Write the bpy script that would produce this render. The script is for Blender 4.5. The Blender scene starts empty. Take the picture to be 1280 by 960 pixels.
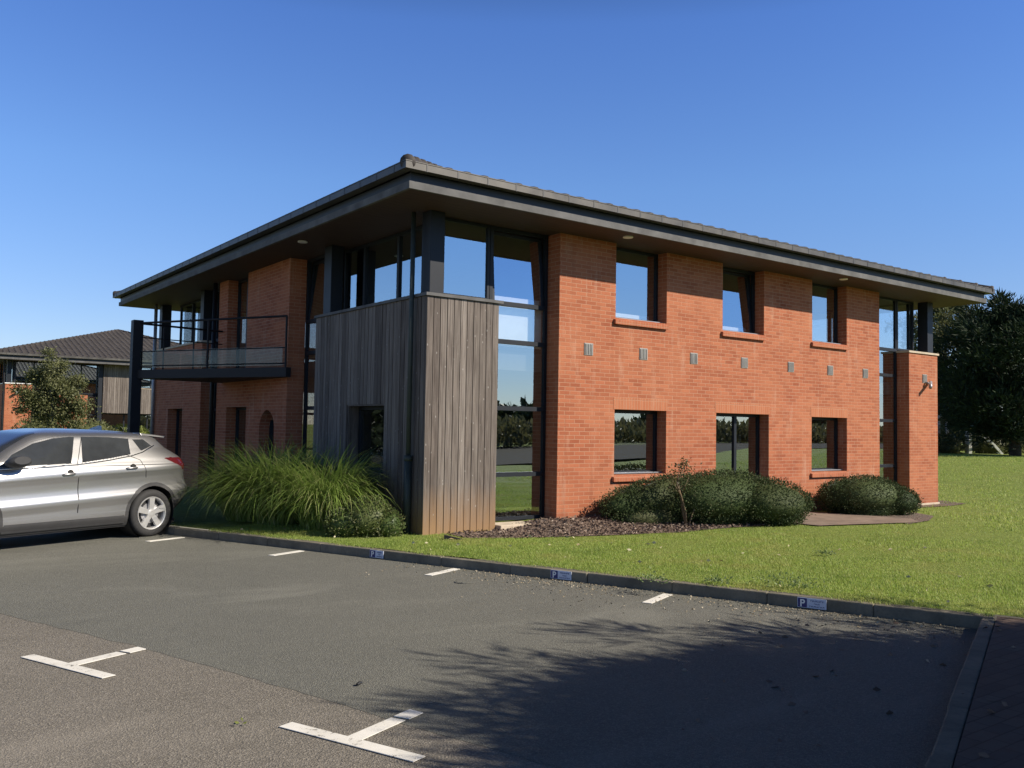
import bpy, math, random
import numpy as np
from mathutils import Vector, Matrix
random.seed(7); rng = np.random.default_rng(11)
C = bpy.context.scene.collection
sc = bpy.context.scene

# ------------------------------------------------------------------ camera, sky, sun, exposure
cam = bpy.data.objects.new('camera', bpy.data.cameras.new('camera'))
C.objects.link(cam)
R3 = Matrix(((0.80155227, -0.04241797, -0.59641821), (-0.59768985, -0.02888629, -0.80120685), (0.01675726, 0.99868228, -0.04850668)))
cam.matrix_world = Matrix.Translation((-6.69, -11.09, 1.70)) @ R3.to_4x4()
cam.data.sensor_width = 36; cam.data.lens = 1111.58 / 1280 * 36
cam.data.clip_start = 0.05; cam.data.clip_end = 3000
sc.camera = cam
SUN_EL = math.radians(35.3); SX, SY = 0.588, -0.809           # unit vector on the ground towards the sun
w = bpy.data.worlds.new('World'); sc.world = w; w.use_nodes = True
nt = w.node_tree; bg = nt.nodes['Background']
sky = nt.nodes.new('ShaderNodeTexSky'); sky.sky_type = 'NISHITA'; sky.sun_disc = False
sky.sun_elevation = SUN_EL; sky.sun_rotation = math.atan2(SX, SY)
sky.air_density = 1.0; sky.dust_density = 0.0; sky.ozone_density = 2.5; sky.altitude = 50
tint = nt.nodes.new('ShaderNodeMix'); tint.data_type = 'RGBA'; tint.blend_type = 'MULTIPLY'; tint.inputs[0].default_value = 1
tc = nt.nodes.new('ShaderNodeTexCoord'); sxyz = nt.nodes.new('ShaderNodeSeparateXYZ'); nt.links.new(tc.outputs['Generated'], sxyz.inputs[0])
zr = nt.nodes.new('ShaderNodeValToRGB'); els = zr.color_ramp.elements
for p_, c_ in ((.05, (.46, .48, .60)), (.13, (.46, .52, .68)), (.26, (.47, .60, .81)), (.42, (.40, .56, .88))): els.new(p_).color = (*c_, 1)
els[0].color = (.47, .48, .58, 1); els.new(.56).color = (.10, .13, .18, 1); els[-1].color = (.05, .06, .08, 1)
nt.links.new(sxyz.outputs[2], zr.inputs[0]); nt.links.new(zr.outputs[0], tint.inputs[7])        # sky tint by height, darkened overhead to weaken fill light in the shade
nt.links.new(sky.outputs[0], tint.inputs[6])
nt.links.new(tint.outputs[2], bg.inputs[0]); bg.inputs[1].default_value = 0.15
sun = bpy.data.objects.new('sun', bpy.data.lights.new('sun', 'SUN')); C.objects.link(sun)
sun.data.energy = 5.0; sun.data.angle = math.radians(0.5); sun.data.color = (1, 0.90, 0.76)
sun.rotation_euler = Vector((SX * math.cos(SUN_EL), SY * math.cos(SUN_EL), math.sin(SUN_EL))).to_track_quat('Z', 'Y').to_euler()
sc.view_settings.view_transform = 'Standard'; sc.view_settings.look = 'None'
sc.view_settings.exposure = 0.42; sc.view_settings.gamma = 1.0
sc.render.engine = 'CYCLES'
sc.cycles.max_bounces = 8; sc.cycles.diffuse_bounces = 2; sc.cycles.transparent_max_bounces = 12

# ------------------------------------------------------------------ helpers
LXv = Vector((0.377222, -0.926123, 0)); LYv = Vector((0.926123, 0.377222, 0))    # car-park axes
LO = Vector((-6.69, -11.09, 0))
def lot(a, b, z=0.0):
    return LO + LXv * a + LYv * b + Vector((0, 0, z))
def sm(a, b, x):
    t = np.clip((np.asarray(x, float) - a) / (b - a), 0, 1); return t * t * (3 - 2 * t)
def gz(X, Y):
    z = .12 - .10 * sm(6, 13, X) * sm(-7, -1, Y) + .66 * sm(17, 36, X)
    z = z + .11 * sm(-1.3, 0, Y) * sm(1.2, 2.4, X) * (1 - sm(5.5, 9, X)) * (1 - sm(4, 8, Y))
    return z
def gzf(x, y): return float(gz(x, y))

class MB:
    def __init__(s): s.v = []; s.f = []; s.m = []
    def add(s, vs, fs, m=0):
        o = len(s.v); s.v += [tuple(p) for p in vs]
        s.f += [tuple(i + o for i in f) for f in fs]; s.m += [m] * len(fs)
    def box(s, a, b, m=0):
        x0, x1 = sorted((a[0], b[0])); y0, y1 = sorted((a[1], b[1])); z0, z1 = sorted((a[2], b[2]))
        s.add([(x0, y0, z0), (x1, y0, z0), (x1, y1, z0), (x0, y1, z0), (x0, y0, z1), (x1, y0, z1), (x1, y1, z1), (x0, y1, z1)],
              [(3, 2, 1, 0), (4, 5, 6, 7), (0, 1, 5, 4), (1, 2, 6, 5), (2, 3, 7, 6), (3, 0, 4, 7)], m)
    def hexa(s, p, m=0):   # 8 points, bottom 4 ccw then top 4
        s.add(p, [(3, 2, 1, 0), (4, 5, 6, 7), (0, 1, 5, 4), (1, 2, 6, 5), (2, 3, 7, 6), (3, 0, 4, 7)], m)
    def prism(s, poly, z0, z1, m=0):
        n = len(poly)
        s.add([(x, y, z0) for x, y in poly] + [(x, y, z1) for x, y in poly],
              [tuple(range(n))[::-1], tuple(range(n, 2 * n))] + [(i, (i + 1) % n, n + (i + 1) % n, n + i) for i in range(n)], m)
    def tube(s, pts, rad, n=8, m=0, cap=True):
        pts = [Vector(p) for p in pts]
        if not isinstance(rad, (list, tuple)): rad = [rad] * len(pts)
        rings = []; o = len(s.v)
        for i, p in enumerate(pts):
            d = (pts[min(i + 1, len(pts) - 1)] - pts[max(i - 1, 0)]).normalized()
            a = d.cross(Vector((0, 0, 1)) if abs(d.z) < .95 else Vector((1, 0, 0))).normalized(); b = d.cross(a)
            for k in range(n):
                t = 2 * math.pi * k / n
                s.v.append(tuple(p + (a * math.cos(t) + b * math.sin(t)) * rad[i]))
        for i in range(len(pts) - 1):
            for k in range(n):
                s.f.append((o + i * n + k, o + i * n + (k + 1) % n, o + (i + 1) * n + (k + 1) % n, o + (i + 1) * n + k)); s.m.append(m)
        if cap:
            s.f.append(tuple(o + k for k in range(n))[::-1]); s.m.append(m)
            e = o + (len(pts) - 1) * n
            s.f.append(tuple(e + k for k in range(n))); s.m.append(m)
    def build(s, name, mats, parent=None, smooth=False, bevel=0):
        me = bpy.data.meshes.new(name); me.from_pydata(s.v, [], s.f)
        if not isinstance(mats, (list, tuple)): mats = [mats]
        for m in mats: me.materials.append(m)
        me.polygons.foreach_set('material_index', s.m)
        me.polygons.foreach_set('use_smooth', [smooth] * len(s.f))
        me.update()
        o = bpy.data.objects.new(name, me); C.objects.link(o)
        if parent: o.parent = parent
        if bevel:
            b = o.modifiers.new('bevel', 'BEVEL'); b.width = bevel; b.segments = 2; b.limit_method = 'ANGLE'
        return o
def npmesh(name, V, F, mats, parent=None, smooth=False, mi=None):
    me = bpy.data.meshes.new(name); V = np.asarray(V, np.float32); F = np.asarray(F, np.int32)
    n, k = F.shape
    me.vertices.add(len(V)); me.vertices.foreach_set('co', V.ravel())
    me.loops.add(n * k); me.loops.foreach_set('vertex_index', F.ravel())
    me.polygons.add(n); me.polygons.foreach_set('loop_start', np.arange(0, n * k, k, dtype=np.int32))
    if not isinstance(mats, (list, tuple)): mats = [mats]
    for m in mats: me.materials.append(m)
    if mi is not None: me.polygons.foreach_set('material_index', np.asarray(mi, np.int32))
    me.polygons.foreach_set('use_smooth', np.full(n, smooth))
    me.update(calc_edges=True); me.validate()
    o = bpy.data.objects.new(name, me); C.objects.link(o)
    if parent: o.parent = parent
    return o
def tag(o, label=None, cat=None, group=None, kind=None):
    if label: o['label'] = label
    if cat: o['category'] = cat
    if group: o['group'] = group
    if kind: o['kind'] = kind
    return o
def thing(name, label, cat, loc=(0, 0, 0), rz=0, group=None):
    o = bpy.data.objects.new(name, None); C.objects.link(o); o.empty_display_size = .2
    o.location = loc; o.rotation_euler = (0, 0, rz)
    return tag(o, label, cat, group)
def copy_tree(o, parent=None):
    c = o.copy(); C.objects.link(c)
    if parent: c.parent = parent
    for ch in list(o.children): copy_tree(ch, c)
    return c

# ------------------------------------------------------------------ materials
def srgb(r, g, b):
    f = lambda c: ((c / 255 + .055) / 1.055) ** 2.4 if c > 10 else c / 255 / 12.92
    return (f(r), f(g), f(b))
class NB:
    def __init__(s, name):
        s.mat = bpy.data.materials.new(name); s.mat.use_nodes = True; s.t = s.mat.node_tree
        s.b = s.t.nodes['Principled BSDF']; s.out = s.t.nodes['Material Output']
    def n(s, ty, **kw):
        x = s.t.nodes.new(ty)
        for k, v in kw.items(): setattr(x, k, v)
        return x
    def l(s, a, b): s.t.links.new(a, b)
    def setp(s, k, v): s.b.inputs[k].default_value = v
    def math(s, op, a, b=None, c=None):
        x = s.n('ShaderNodeMath', operation=op)
        for i, q in enumerate((a, b, c)):
            if q is None: continue
            if isinstance(q, (int, float)): x.inputs[i].default_value = q
            else: s.l(q, x.inputs[i])
        return x.outputs[0]
    def pos(s): 
        return s.n('ShaderNodeNewGeometry').outputs['Position']
    def obj(s): return s.n('ShaderNodeTexCoord').outputs['Object']
    def scale(s, vec, sx, sy, sz):
        m = s.n('ShaderNodeVectorMath', operation='MULTIPLY'); s.l(vec, m.inputs[0]); m.inputs[1].default_value = (sx, sy, sz); return m.outputs[0]
    def noise(s, vec, sc_, det=4, rough=.55, dist=0):
        x = s.n('ShaderNodeTexNoise'); x.inputs['Scale'].default_value = sc_; x.inputs['Detail'].default_value = det
        x.inputs['Roughness'].default_value = rough; x.inputs['Distortion'].default_value = dist
        if vec is not None: s.l(vec, x.inputs['Vector'])
        return x.outputs['Fac']
    def ramp(s, fac, stops):
        x = s.n('ShaderNodeValToRGB'); e = x.color_ramp.elements
        while len(e) < len(stops): e.new(.5)
        for i, (p, c) in enumerate(stops):
            e[i].position = p; e[i].color = (*c, 1) if len(c) == 3 else c
        s.l(fac, x.inputs[0]); return x.outputs[0]
    def mix(s, fac, a, b, mode='MIX'):
        x = s.n('ShaderNodeMix', data_type='RGBA', blend_type=mode)
        if isinstance(fac, (int, float)): x.inputs[0].default_value = fac
        else: s.l(fac, x.inputs[0])
        for i, q in ((6, a), (7, b)):
            if isinstance(q, tuple): x.inputs[i].default_value = (*q, 1) if len(q) == 3 else q
            else: s.l(q, x.inputs[i])
        return x.outputs[2]
    def bump(s, h, st=.3, dist=.01):
        x = s.n('ShaderNodeBump'); x.inputs['Strength'].default_value = st; x.inputs['Distance'].default_value = dist
        s.l(h, x.inputs['Height']); s.l(x.outputs[0], s.b.inputs['Normal']); return x
    def col(s, c):
        if isinstance(c, tuple): s.b.inputs['Base Color'].default_value = (*c, 1)
        else: s.l(c, s.b.inputs['Base Color'])
def plain(name, c, rough=.5, metal=0, var=.25, sc_=6, spec=.5, bump=0, coat=0):
    b = NB(name); f = b.noise(b.obj(), sc_, 5, .6)
    lo = tuple(x * (1 - var) for x in c); hi = tuple(min(1, x * (1 + var)) for x in c)
    b.col(b.ramp(f, [(.25, lo), (.75, hi)]))
    r = b.n('ShaderNodeMapRange'); b.l(f, r.inputs[0]); r.inputs[3].default_value = max(0, rough - .08); r.inputs[4].default_value = min(1, rough + .08)
    b.l(r.outputs[0], b.b.inputs['Roughness'])
    b.setp('Metallic', metal); b.setp('Specular IOR Level', spec); b.setp('Coat Weight', coat); b.setp('Coat Roughness', .03)
    if bump: b.bump(b.noise(b.obj(), sc_ * 8, 3), bump, .005)
    return b.mat

def brick_mat(name, soldier=False, c1=(.27, .078, .037), c2=(.43, .150, .075), mortar=(.45, .27, .175), bw=.22, rh=.066, offset=.5, k1=(.30, .075, .035), k2=(.46, .185, .095), k3=(.54, .37, .27)):
    b = NB(name); g = b.n('ShaderNodeNewGeometry')
    sp = b.n('ShaderNodeSeparateXYZ'); b.l(g.outputs['Position'], sp.inputs[0])
    sn = b.n('ShaderNodeSeparateXYZ'); b.l(g.outputs['True Normal'], sn.inputs[0])
    ax = b.math('GREATER_THAN', b.math('ABSOLUTE', sn.outputs[0]), .6); az = b.math('GREATER_THAN', b.math('ABSOLUTE', sn.outputs[2]), .6)
    u = b.math('ADD', b.math('MULTIPLY', sp.outputs[0], b.math('SUBTRACT', 1, ax)), b.math('MULTIPLY', sp.outputs[1], ax))
    v = b.math('ADD', b.math('MULTIPLY', sp.outputs[2], b.math('SUBTRACT', 1, az)), b.math('MULTIPLY', sp.outputs[1], az))
    cv = b.n('ShaderNodeCombineXYZ')
    b.l(v if soldier else u, cv.inputs[0]); b.l(u if soldier else v, cv.inputs[1])
    # slightly uneven coursing
    wob = b.noise(g.outputs['Position'], 3.0, 2)
    add = b.n('ShaderNodeVectorMath', operation='ADD'); b.l(cv.outputs[0], add.inputs[0])
    wv = b.n('ShaderNodeCombineXYZ'); b.l(b.math('MULTIPLY', b.math('SUBTRACT', wob, .5), .010), wv.inputs[1]); b.l(b.math('MULTIPLY', b.math('SUBTRACT', wob, .5), .02), wv.inputs[0])
    b.l(wv.outputs[0], add.inputs[1])
    t = b.n('ShaderNodeTexBrick'); t.offset = offset; b.l(add.outputs[0], t.inputs['Vector'])
    t.inputs['Scale'].default_value = 1; t.inputs['Brick Width'].default_value = bw; t.inputs['Row Height'].default_value = rh
    t.inputs['Mortar Size'].default_value = .0062; t.inputs['Mortar Smooth'].default_value = .25; t.inputs['Bias'].default_value = 0
    t.inputs['Color1'].default_value = (*c1, 1); t.inputs['Color2'].default_value = (*c2, 1); t.inputs['Mortar'].default_value = (*mortar, 1)
    big = b.noise(g.outputs['Position'], .9, 4, .6); fine = b.noise(g.outputs['Position'], 38, 3, .6)
    c = b.mix(b.math('MULTIPLY', fine, .45), t.outputs['Color'], k1)
    c = b.mix(b.ramp(big, [(.38, (.0,) * 3), (.70, (.55,) * 3)]), c, k2)
    st = b.noise(b.scale(g.outputs['Position'], 5, 5, .8), 1.0, 5, .65)
    c = b.mix(b.ramp(st, [(.56, (0,) * 3), (.76, (.42,) * 3)]), c, k3)     # lime bloom
    dmp = b.math('ADD', sp.outputs[2], b.math('MULTIPLY', b.noise(g.outputs['Position'], 2.2, 5, .7), .9))
    c = b.mix(b.ramp(dmp, [(.42, (.42,) * 3), (.85, (0,) * 3)]), c, (.16, .075, .045))                       # soil splash and damp at the foot
    strk = b.noise(b.scale(g.outputs['Position'], 7, 7, .5), 1.0, 4, .6)
    c = b.mix(b.ramp(strk, [(.58, (0,) * 3), (.72, (.22,) * 3)]), c, (.17, .065, .04))
    b.col(c); b.setp('Roughness', .88); b.setp('Specular IOR Level', .25)
    hh = b.math('ADD', b.math('MULTIPLY', b.math('SUBTRACT', 1, t.outputs['Fac']), 1.0), b.math('MULTIPLY', fine, .35))
    b.bump(hh, .55, .006)
    return b.mat
M_brick = brick_mat('red_brick'); M_soldier = brick_mat('red_brick_soldier_course', True, offset=0, c1=(.40, .135, .062), c2=(.47, .18, .09))
M_sill = brick_mat('red_brick_rowlock', True, offset=0, c1=(.34, .10, .05), c2=(.44, .14, .07))
M_paver = brick_mat('brick_paving', c1=(.12, .10, .085), c2=(.17, .14, .115), mortar=(.06, .056, .05), bw=.2, rh=.1, k1=(.08, .07, .06), k2=(.16, .135, .115), k3=(.2, .18, .15))

def cladding():
    b = NB('weathered_timber_board'); g = b.n('ShaderNodeNewGeometry'); P = g.outputs['Position']; isl = g.outputs['Random Per Island']
    off = b.n('ShaderNodeCombineXYZ'); b.l(b.math('MULTIPLY', isl, 40), off.inputs[2]); b.l(b.math('MULTIPLY', isl, 17), off.inputs[0])
    ad = b.n('ShaderNodeVectorMath', operation='ADD'); b.l(P, ad.inputs[0]); b.l(off.outputs[0], ad.inputs[1])
    grain = b.noise(b.scale(ad.outputs[0], 55, 55, 1.3), 1, 6, .65, .4)
    blot = b.noise(b.scale(ad.outputs[0], 9, 9, 1.2), 1, 5, .6)
    base = b.ramp(isl, [(0, (.105, .088, .078)), (.3, (.22, .192, .168)), (.55, (.13, .11, .097)), (.8, (.29, .255, .225)), (1, (.17, .146, .128))])
    c = b.mix(b.ramp(grain, [(.36, (.8,) * 3), (.6, (0,) * 3)]), base, (.06, .046, .04))
    c = b.mix(b.ramp(blot, [(.5, (0,) * 3), (.75, (.6,) * 3)]), c, (.26, .22, .19))
    sp = b.n('ShaderNodeSeparateXYZ'); b.l(P, sp.inputs[0])
    zz = b.math('ADD', sp.outputs[2], b.math('MULTIPLY', b.math('SUBTRACT', blot, .5), .55))
    c = b.mix(b.ramp(b.math('DIVIDE', zz, 1.6), [(.10, (.9,) * 3), (.52, (0,) * 3)]), c, (.30, .185, .095))   # unweathered tan foot
    vo = b.n('ShaderNodeTexVoronoi'); vo.inputs['Scale'].default_value = 1; b.l(b.scale(ad.outputs[0], 17, 17, 8), vo.inputs['Vector'])
    vs = b.n('ShaderNodeSeparateColor'); b.l(vo.outputs['Color'], vs.inputs[0])
    c = b.mix(b.math('MULTIPLY', b.ramp(vo.outputs['Distance'], [(.08, (.6,) * 3), (.16, (0,) * 3)]), b.math('GREATER_THAN', vs.outputs[0], .68)), c, (.42, .40, .37))             # pale knots and specks
    b.col(c); b.setp('Roughness', .85); b.setp('Specular IOR Level', .2); b.bump(grain, .5, .004); return b.mat
M_clad = cladding()
def glass(name='reflective_glazing', refl=.46):
    b = NB(name); t = b.t
    tr = b.n('ShaderNodeBsdfTransparent'); tr.inputs[0].default_value = (.93, .95, .94, 1)
    gl = b.n('ShaderNodeBsdfGlossy'); gl.inputs['Roughness'].default_value = .0; gl.inputs[0].default_value = (.82, .94, 1, 1)
    lw = b.n('ShaderNodeLayerWeight'); lw.inputs['Blend'].default_value = .5
    fac = b.math('MINIMUM', b.math('ADD', b.math('MULTIPLY', b.math('POWER', lw.outputs['Facing'], 4), .45), refl), 1.0)
    bm = b.n('ShaderNodeBump'); bm.inputs['Strength'].default_value = .05; bm.inputs['Distance'].default_value = .006
    b.l(b.noise(b.pos(), 1.3, 1), bm.inputs['Height']); b.l(bm.outputs[0], gl.inputs['Normal'])
    mx = b.n('ShaderNodeMixShader'); b.l(fac, mx.inputs[0]); b.l(tr.outputs[0], mx.inputs[1]); b.l(gl.outputs[0], mx.inputs[2])
    b.l(mx.outputs[0], b.out.inputs[0]); return b.mat
M_glass = glass(); M_glass_plain = glass('plain_glazing', .07)
def clearglass():
    b = NB('clear_balustrade_glass')
    tr = b.n('ShaderNodeBsdfTransparent'); tr.inputs[0].default_value = (.86, .90, .88, 1)
    gl = b.n('ShaderNodeBsdfGlossy'); gl.inputs['Roughness'].default_value = .02
    mx = b.n('ShaderNodeMixShader'); mx.inputs[0].default_value = .035; b.l(tr.outputs[0], mx.inputs[1]); b.l(gl.outputs[0], mx.inputs[2])
    b.l(mx.outputs[0], b.out.inputs[0]); return b.mat
M_bal = clearglass()
M_frame = plain('dark_aluminium_frame', (.012, .015, .021), .5, 0, .15, 6, .3)
M_steel = plain('dark_painted_steel', (.013, .012, .014), .55, 0, .2, 6, .3)
M_sillmetal = plain('grey_metal_sill', (.30, .31, .33), .4, .3, .12)
M_zinc = plain('zinc_gutter', (.075, .070, .062), .5, .2, .6, 2.2)
M_zincdark = plain('zinc_joint', (.05, .05, .05), .5)
M_fasciad = plain('dark_fascia', (.018, .021, .027), .5)
M_fascia = plain('weathered_fascia_board', (.122, .121, .120), .8, 0, .4, 3.0, .2)
M_vent = plain('grey_vent', (.31, .30, .28), .6)
M_white = plain('white_paint', (.80, .80, .78), .5, 0, .05)
M_inner = plain('interior_grey', (.05, .052, .055), .9)
M_floor = plain('interior_floor', (.10, .10, .10), .8)
M_conc = plain('pale_concrete', (.50, .42, .32), .85, 0, .25, 5, .2, .3)
M_black = plain('black_plastic', (.016, .016, .017), .5)
M_bark = plain('bark', (.09, .07, .055), .9, 0, .4, 14, .2, .6)
M_barkpale = plain('pale_bark', (.30, .27, .22), .9, 0, .4, 14, .2, .5)
M_pipe = plain('green_grey_pipe', (.035, .045, .040), .6)
M_pipez = plain('grey_pipe', (.33, .33, .34), .4, .4)

def soffit():
    b = NB('timber_soffit'); P = b.pos(); sp = b.n('ShaderNodeSeparateXYZ'); b.l(P, sp.inputs[0])
    def lines(c, o):
        fr = b.math('FRACT', b.math('MULTIPLY', c, 1 / .14)); return fr
    fx = lines(sp.outputs[1], 0)
    gap = b.math('LESS_THAN', fx, .08)
    grain = b.noise(b.scale(P, 3, 40, 1), 1, 5)
    c = b.ramp(grain, [(.3, (.042, .022, .015)), (.7, (.080, .044, .030))])
    c = b.mix(gap, c, (.02, .012, .01)); b.col(c); b.setp('Roughness', .7); return b.mat
M_soffit = soffit()
def tiles():
    b = NB('dark_roof_tile'); P = b.pos(); f = b.noise(P, 2.5, 6, .65); f2 = b.noise(P, 30, 3)
    c = b.ramp(f, [(.3, (.030, .026, .025)), (.7, (.062, .053, .049))])
    c = b.mix(b.ramp(f2, [(.6, (0,) * 3), (.8, (.4,) * 3)]), c, (.10, .092, .075))
    b.col(c); b.setp('Roughness', .72); b.bump(f2, .3, .004); return b.mat
M_tile = tiles()
def asphalt(name, a, bb, speck=.5, sc_=1):
    b = NB(name); P = b.pos()
    big = b.noise(P, .45, 5, .6); mid = b.noise(P, 3.0, 5, .65); vo = b.n('ShaderNodeTexVoronoi'); vo.inputs['Scale'].default_value = 95 * sc_; b.l(P, vo.inputs['Vector'])
    sp = b.n('ShaderNodeSeparateColor'); b.l(vo.outputs['Color'], sp.inputs[0])
    c = b.ramp(b.math('ADD', b.math('MULTIPLY', big, .6), b.math('MULTIPLY', mid, .4)), [(.34, a), (.66, bb)])
    c = b.mix(b.math('MULTIPLY', b.math('POWER', sp.outputs[0], 2.5), speck), c, tuple(min(1, x * 2.6) for x in bb))
    c = b.mix(b.math('MULTIPLY', b.math('POWER', sp.outputs[1], 3), speck * .9), c, tuple(x * .25 for x in a))
    # pale worn sweeps left by tyres
    sw = b.noise(b.scale(P, .35, 1.1, 1), 1.0, 3, .5, .8)
    c = b.mix(b.ramp(sw, [(.55, (0,) * 3), (.72, (.42,) * 3)]), c, tuple(min(1, x * 1.7) for x in bb))
    b.col(c); b.setp('Roughness', .82); b.setp('Specular IOR Level', .35)
    b.bump(b.math('ADD', vo.outputs['Distance'], b.math('MULTIPLY', b.noise(P, 60, 3), .8)), .8, .006); return b.mat
M_asph = asphalt('bay_asphalt', (.118, .118, .103), (.150, .149, .128), .35, 1.3)
M_lane = asphalt('lane_asphalt', (.142, .130, .108), (.185, .168, .142), .42, 1.15)
def paint():
    b = NB('worn_white_road_paint'); P = b.pos()
    f = b.noise(P, 24, 6, .75); f2 = b.noise(P, 5, 3)
    wear = b.ramp(b.math('ADD', b.math('MULTIPLY', f, .7), b.math('MULTIPLY', f2, .3)), [(.36, (1,) * 3), (.43, (0,) * 3)])
    c = b.mix(wear, b.ramp(f2, [(.3, (.68, .66, .60)), (.7, (.80, .78, .72))]), (.15, .14, .12))
    b.col(c); b.setp('Roughness', .75); b.bump(f, .4, .004); return b.mat
M_paint = paint()
def kerbm():
    b = NB('old_concrete_kerb'); P = b.pos(); f = b.noise(P, 3, 6, .7); f2 = b.noise(P, 45, 3)
    c = b.ramp(f, [(.3, (.11, .10, .075)), (.7, (.23, .205, .155))])
    c = b.mix(b.ramp(f2, [(.55, (0,) * 3), (.75, (.6,) * 3)]), c, (.10, .095, .075))
    b.col(c); b.setp('Roughness', .9); b.bump(f2, .6, .006); return b.mat
M_kerb = kerbm()
def lawn():
    b = NB('lawn_turf'); P = b.pos(); f = b.noise(P, .5, 5, .6); f2 = b.noise(P, 14, 5, .7); f3 = b.noise(P, 3, 4, .6)
    c = b.ramp(f2, [(.3, (.13, .18, .035)), (.7, (.27, .33, .08))])
    c = b.mix(b.ramp(f, [(.4, (0,) * 3), (.7, (.5,) * 3)]), c, (.19, .215, .06))
    c = b.mix(b.ramp(f3, [(.55, (0,) * 3), (.75, (.45,) * 3)]), c, (.10, .15, .028))
    b.col(c); b.setp('Roughness', .9); b.setp('Specular IOR Level', .15); b.bump(b.noise(P, 40, 4, .7), 1, .03); return b.mat
M_lawn = lawn()
def leafm(name, cols, trans=.3, rough=.5, spec=.35, patch=None):
    b = NB(name); g = b.n('ShaderNodeNewGeometry')
    c = b.ramp(g.outputs['Random Per Island'], [(i / (len(cols) - 1), q) for i, q in enumerate(cols)])
    if patch:
        f = b.math('ADD', b.math('MULTIPLY', b.noise(g.outputs['Position'], .7, 5, .65), .6), b.math('MULTIPLY', b.noise(g.outputs['Position'], 4, 4, .6), .4))
        c = b.mix(b.ramp(f, [(.50, (0,) * 3), (.66, (.8,) * 3)]), c, patch); c = b.mix(b.ramp(f, [(.34, (.55,) * 3), (.46, (0,) * 3)]), c, (.10, .18, .035))
    b.col(c); b.setp('Roughness', rough); b.setp('Specular IOR Level', spec)
    tl = b.n('ShaderNodeBsdfTranslucent'); b.l(c, tl.inputs[0])
    mx = b.n('ShaderNodeMixShader'); mx.inputs[0].default_value = trans
    b.l(b.b.outputs[0], mx.inputs[1]); b.l(tl.outputs[0], mx.inputs[2]); b.l(mx.outputs[0], b.out.inputs[0]); return b.mat
M_blade = leafm('grass_blade', [(.20, .30, .055), (.42, .53, .12), (.30, .42, .08), (.52, .53, .20)], .5, patch=(.46, .44, .15))
M_pampas = leafm('pampas_blade', [(.16, .25, .05), (.25, .35, .08), (.20, .30, .06), (.40, .41, .18)], .3, .45, .5)
M_hedge = leafm('hedge_leaf', [(.030, .050, .018), (.060, .088, .032), (.040, .066, .022), (.085, .112, .045), (.05, .075, .026), (.11, .105, .055)], .15, .65, .18)
M_pine = leafm('pine_needle', [(.016, .030, .014), (.030, .052, .022), (.022, .040, .018), (.048, .070, .030)], .08, .6, .25)
M_birch = leafm('birch_leaf', [(.085, .100, .040), (.16, .170, .070), (.12, .135, .055), (.21, .21, .10)], .3)
M_shrub = leafm('yellow_green_leaf', [(.10, .14, .03), (.19, .22, .05), (.14, .18, .04)], .3)
M_sedum = leafm('small_shrub_leaf', [(.07, .11, .03), (.12, .16, .045), (.10, .12, .04), (.17, .17, .08)], .25)
M_rose = leafm('rose_leaf', [(.05, .06, .02), (.13, .12, .04), (.08, .045, .03), (.10, .12, .03)], .25)
M_weed = leafm('weed_leaf', [(.13, .20, .06), (.22, .29, .11), (.17, .24, .08), (.26, .30, .16)], .25)
M_scrub = leafm('scrub_leaf', [(.10, .10, .04), (.20, .175, .08), (.13, .13, .055)], .3)
M_ftree = leafm('far_tree_leaf', [(.022, .034, .016), (.045, .06, .026), (.03, .045, .02)], .15)
def mulch():
    b = NB('bark_mulch'); P = b.pos(); f = b.noise(P, 26, 5, .7); vo = b.n('ShaderNodeTexVoronoi'); vo.inputs['Scale'].default_value = 38; b.l(P, vo.inputs['Vector'])
    c = b.ramp(f, [(.3, (.09, .062, .046)), (.55, (.19, .138, .104)), (.8, (.32, .25, .195))])
    b.col(c); b.setp('Roughness', .95); b.bump(vo.outputs['Distance'], 1, .03); return b.mat
M_mulch = mulch()
M_chip = leafm('bark_chip', [(.09, .062, .048), (.21, .152, .118), (.14, .10, .08), (.36, .29, .235)], 0, .9, .2)
M_soil = plain('dark_soil', (.034, .028, .024), .95, 0, .4, 3, .1)
M_pathc = plain('path_concrete', (.22, .17, .135), .9, 0, .3, 4, .2, .3)

# ------------------------------------------------------------------ ground
def axis(lines, near, step, far, growth=1.35):
    a = set(round(x, 4) for x in lines)
    x = near[0]
    while x <= near[1]: a.add(round(x, 4)); x += step
    for sgn, st in ((1, near[1]), (-1, near[0])):
        d = step; x = st
        while abs(x) < far: x += sgn * d; d *= growth; a.add(round(x, 3))
    a = sorted(a); out = [a[0]]
    for q in a[1:]:
        if q - out[-1] > .02 or q in lines: 
            if q - out[-1] <= .02 and out[-1] not in lines: out[-1] = q
            else: out.append(q)
    return out
KX, KY = -.53, 8.89            # inner edges of the two kerbs
PX1, PY1 = 1.15, 9.02          # brick path outer edges
A = axis([-60, KX + .1, PX1], (-16, 24), .35, 900); Bx = axis([-16, KY + .1, PY1], (-16, 46), .35, 900)
def in_lot(a, b): return -60 < a < KX + .1 and -16 < b < KY + .1
def in_path(a, b): return KX + .1 < a < PX1 and -16 < b < PY1
vi = {}; V = []; F = []
def vid(i, j):
    if (i, j) not in vi:
        p = lot(A[i], Bx[j]); vi[(i, j)] = len(V); V.append((p.x, p.y, gzf(p.x, p.y)))
    return vi[(i, j)]
for i in range(len(A) - 1):
    for j in range(len(Bx) - 1):
        ca, cb = (A[i] + A[i + 1]) / 2, (Bx[j] + Bx[j + 1]) / 2
        if in_lot(ca, cb) or in_path(ca, cb): continue
        F.append((vid(i, j), vid(i + 1, j), vid(i + 1, j + 1), vid(i, j + 1)))
tag(npmesh('lawn', V, F, M_lawn, smooth=True), kind='structure')
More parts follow.
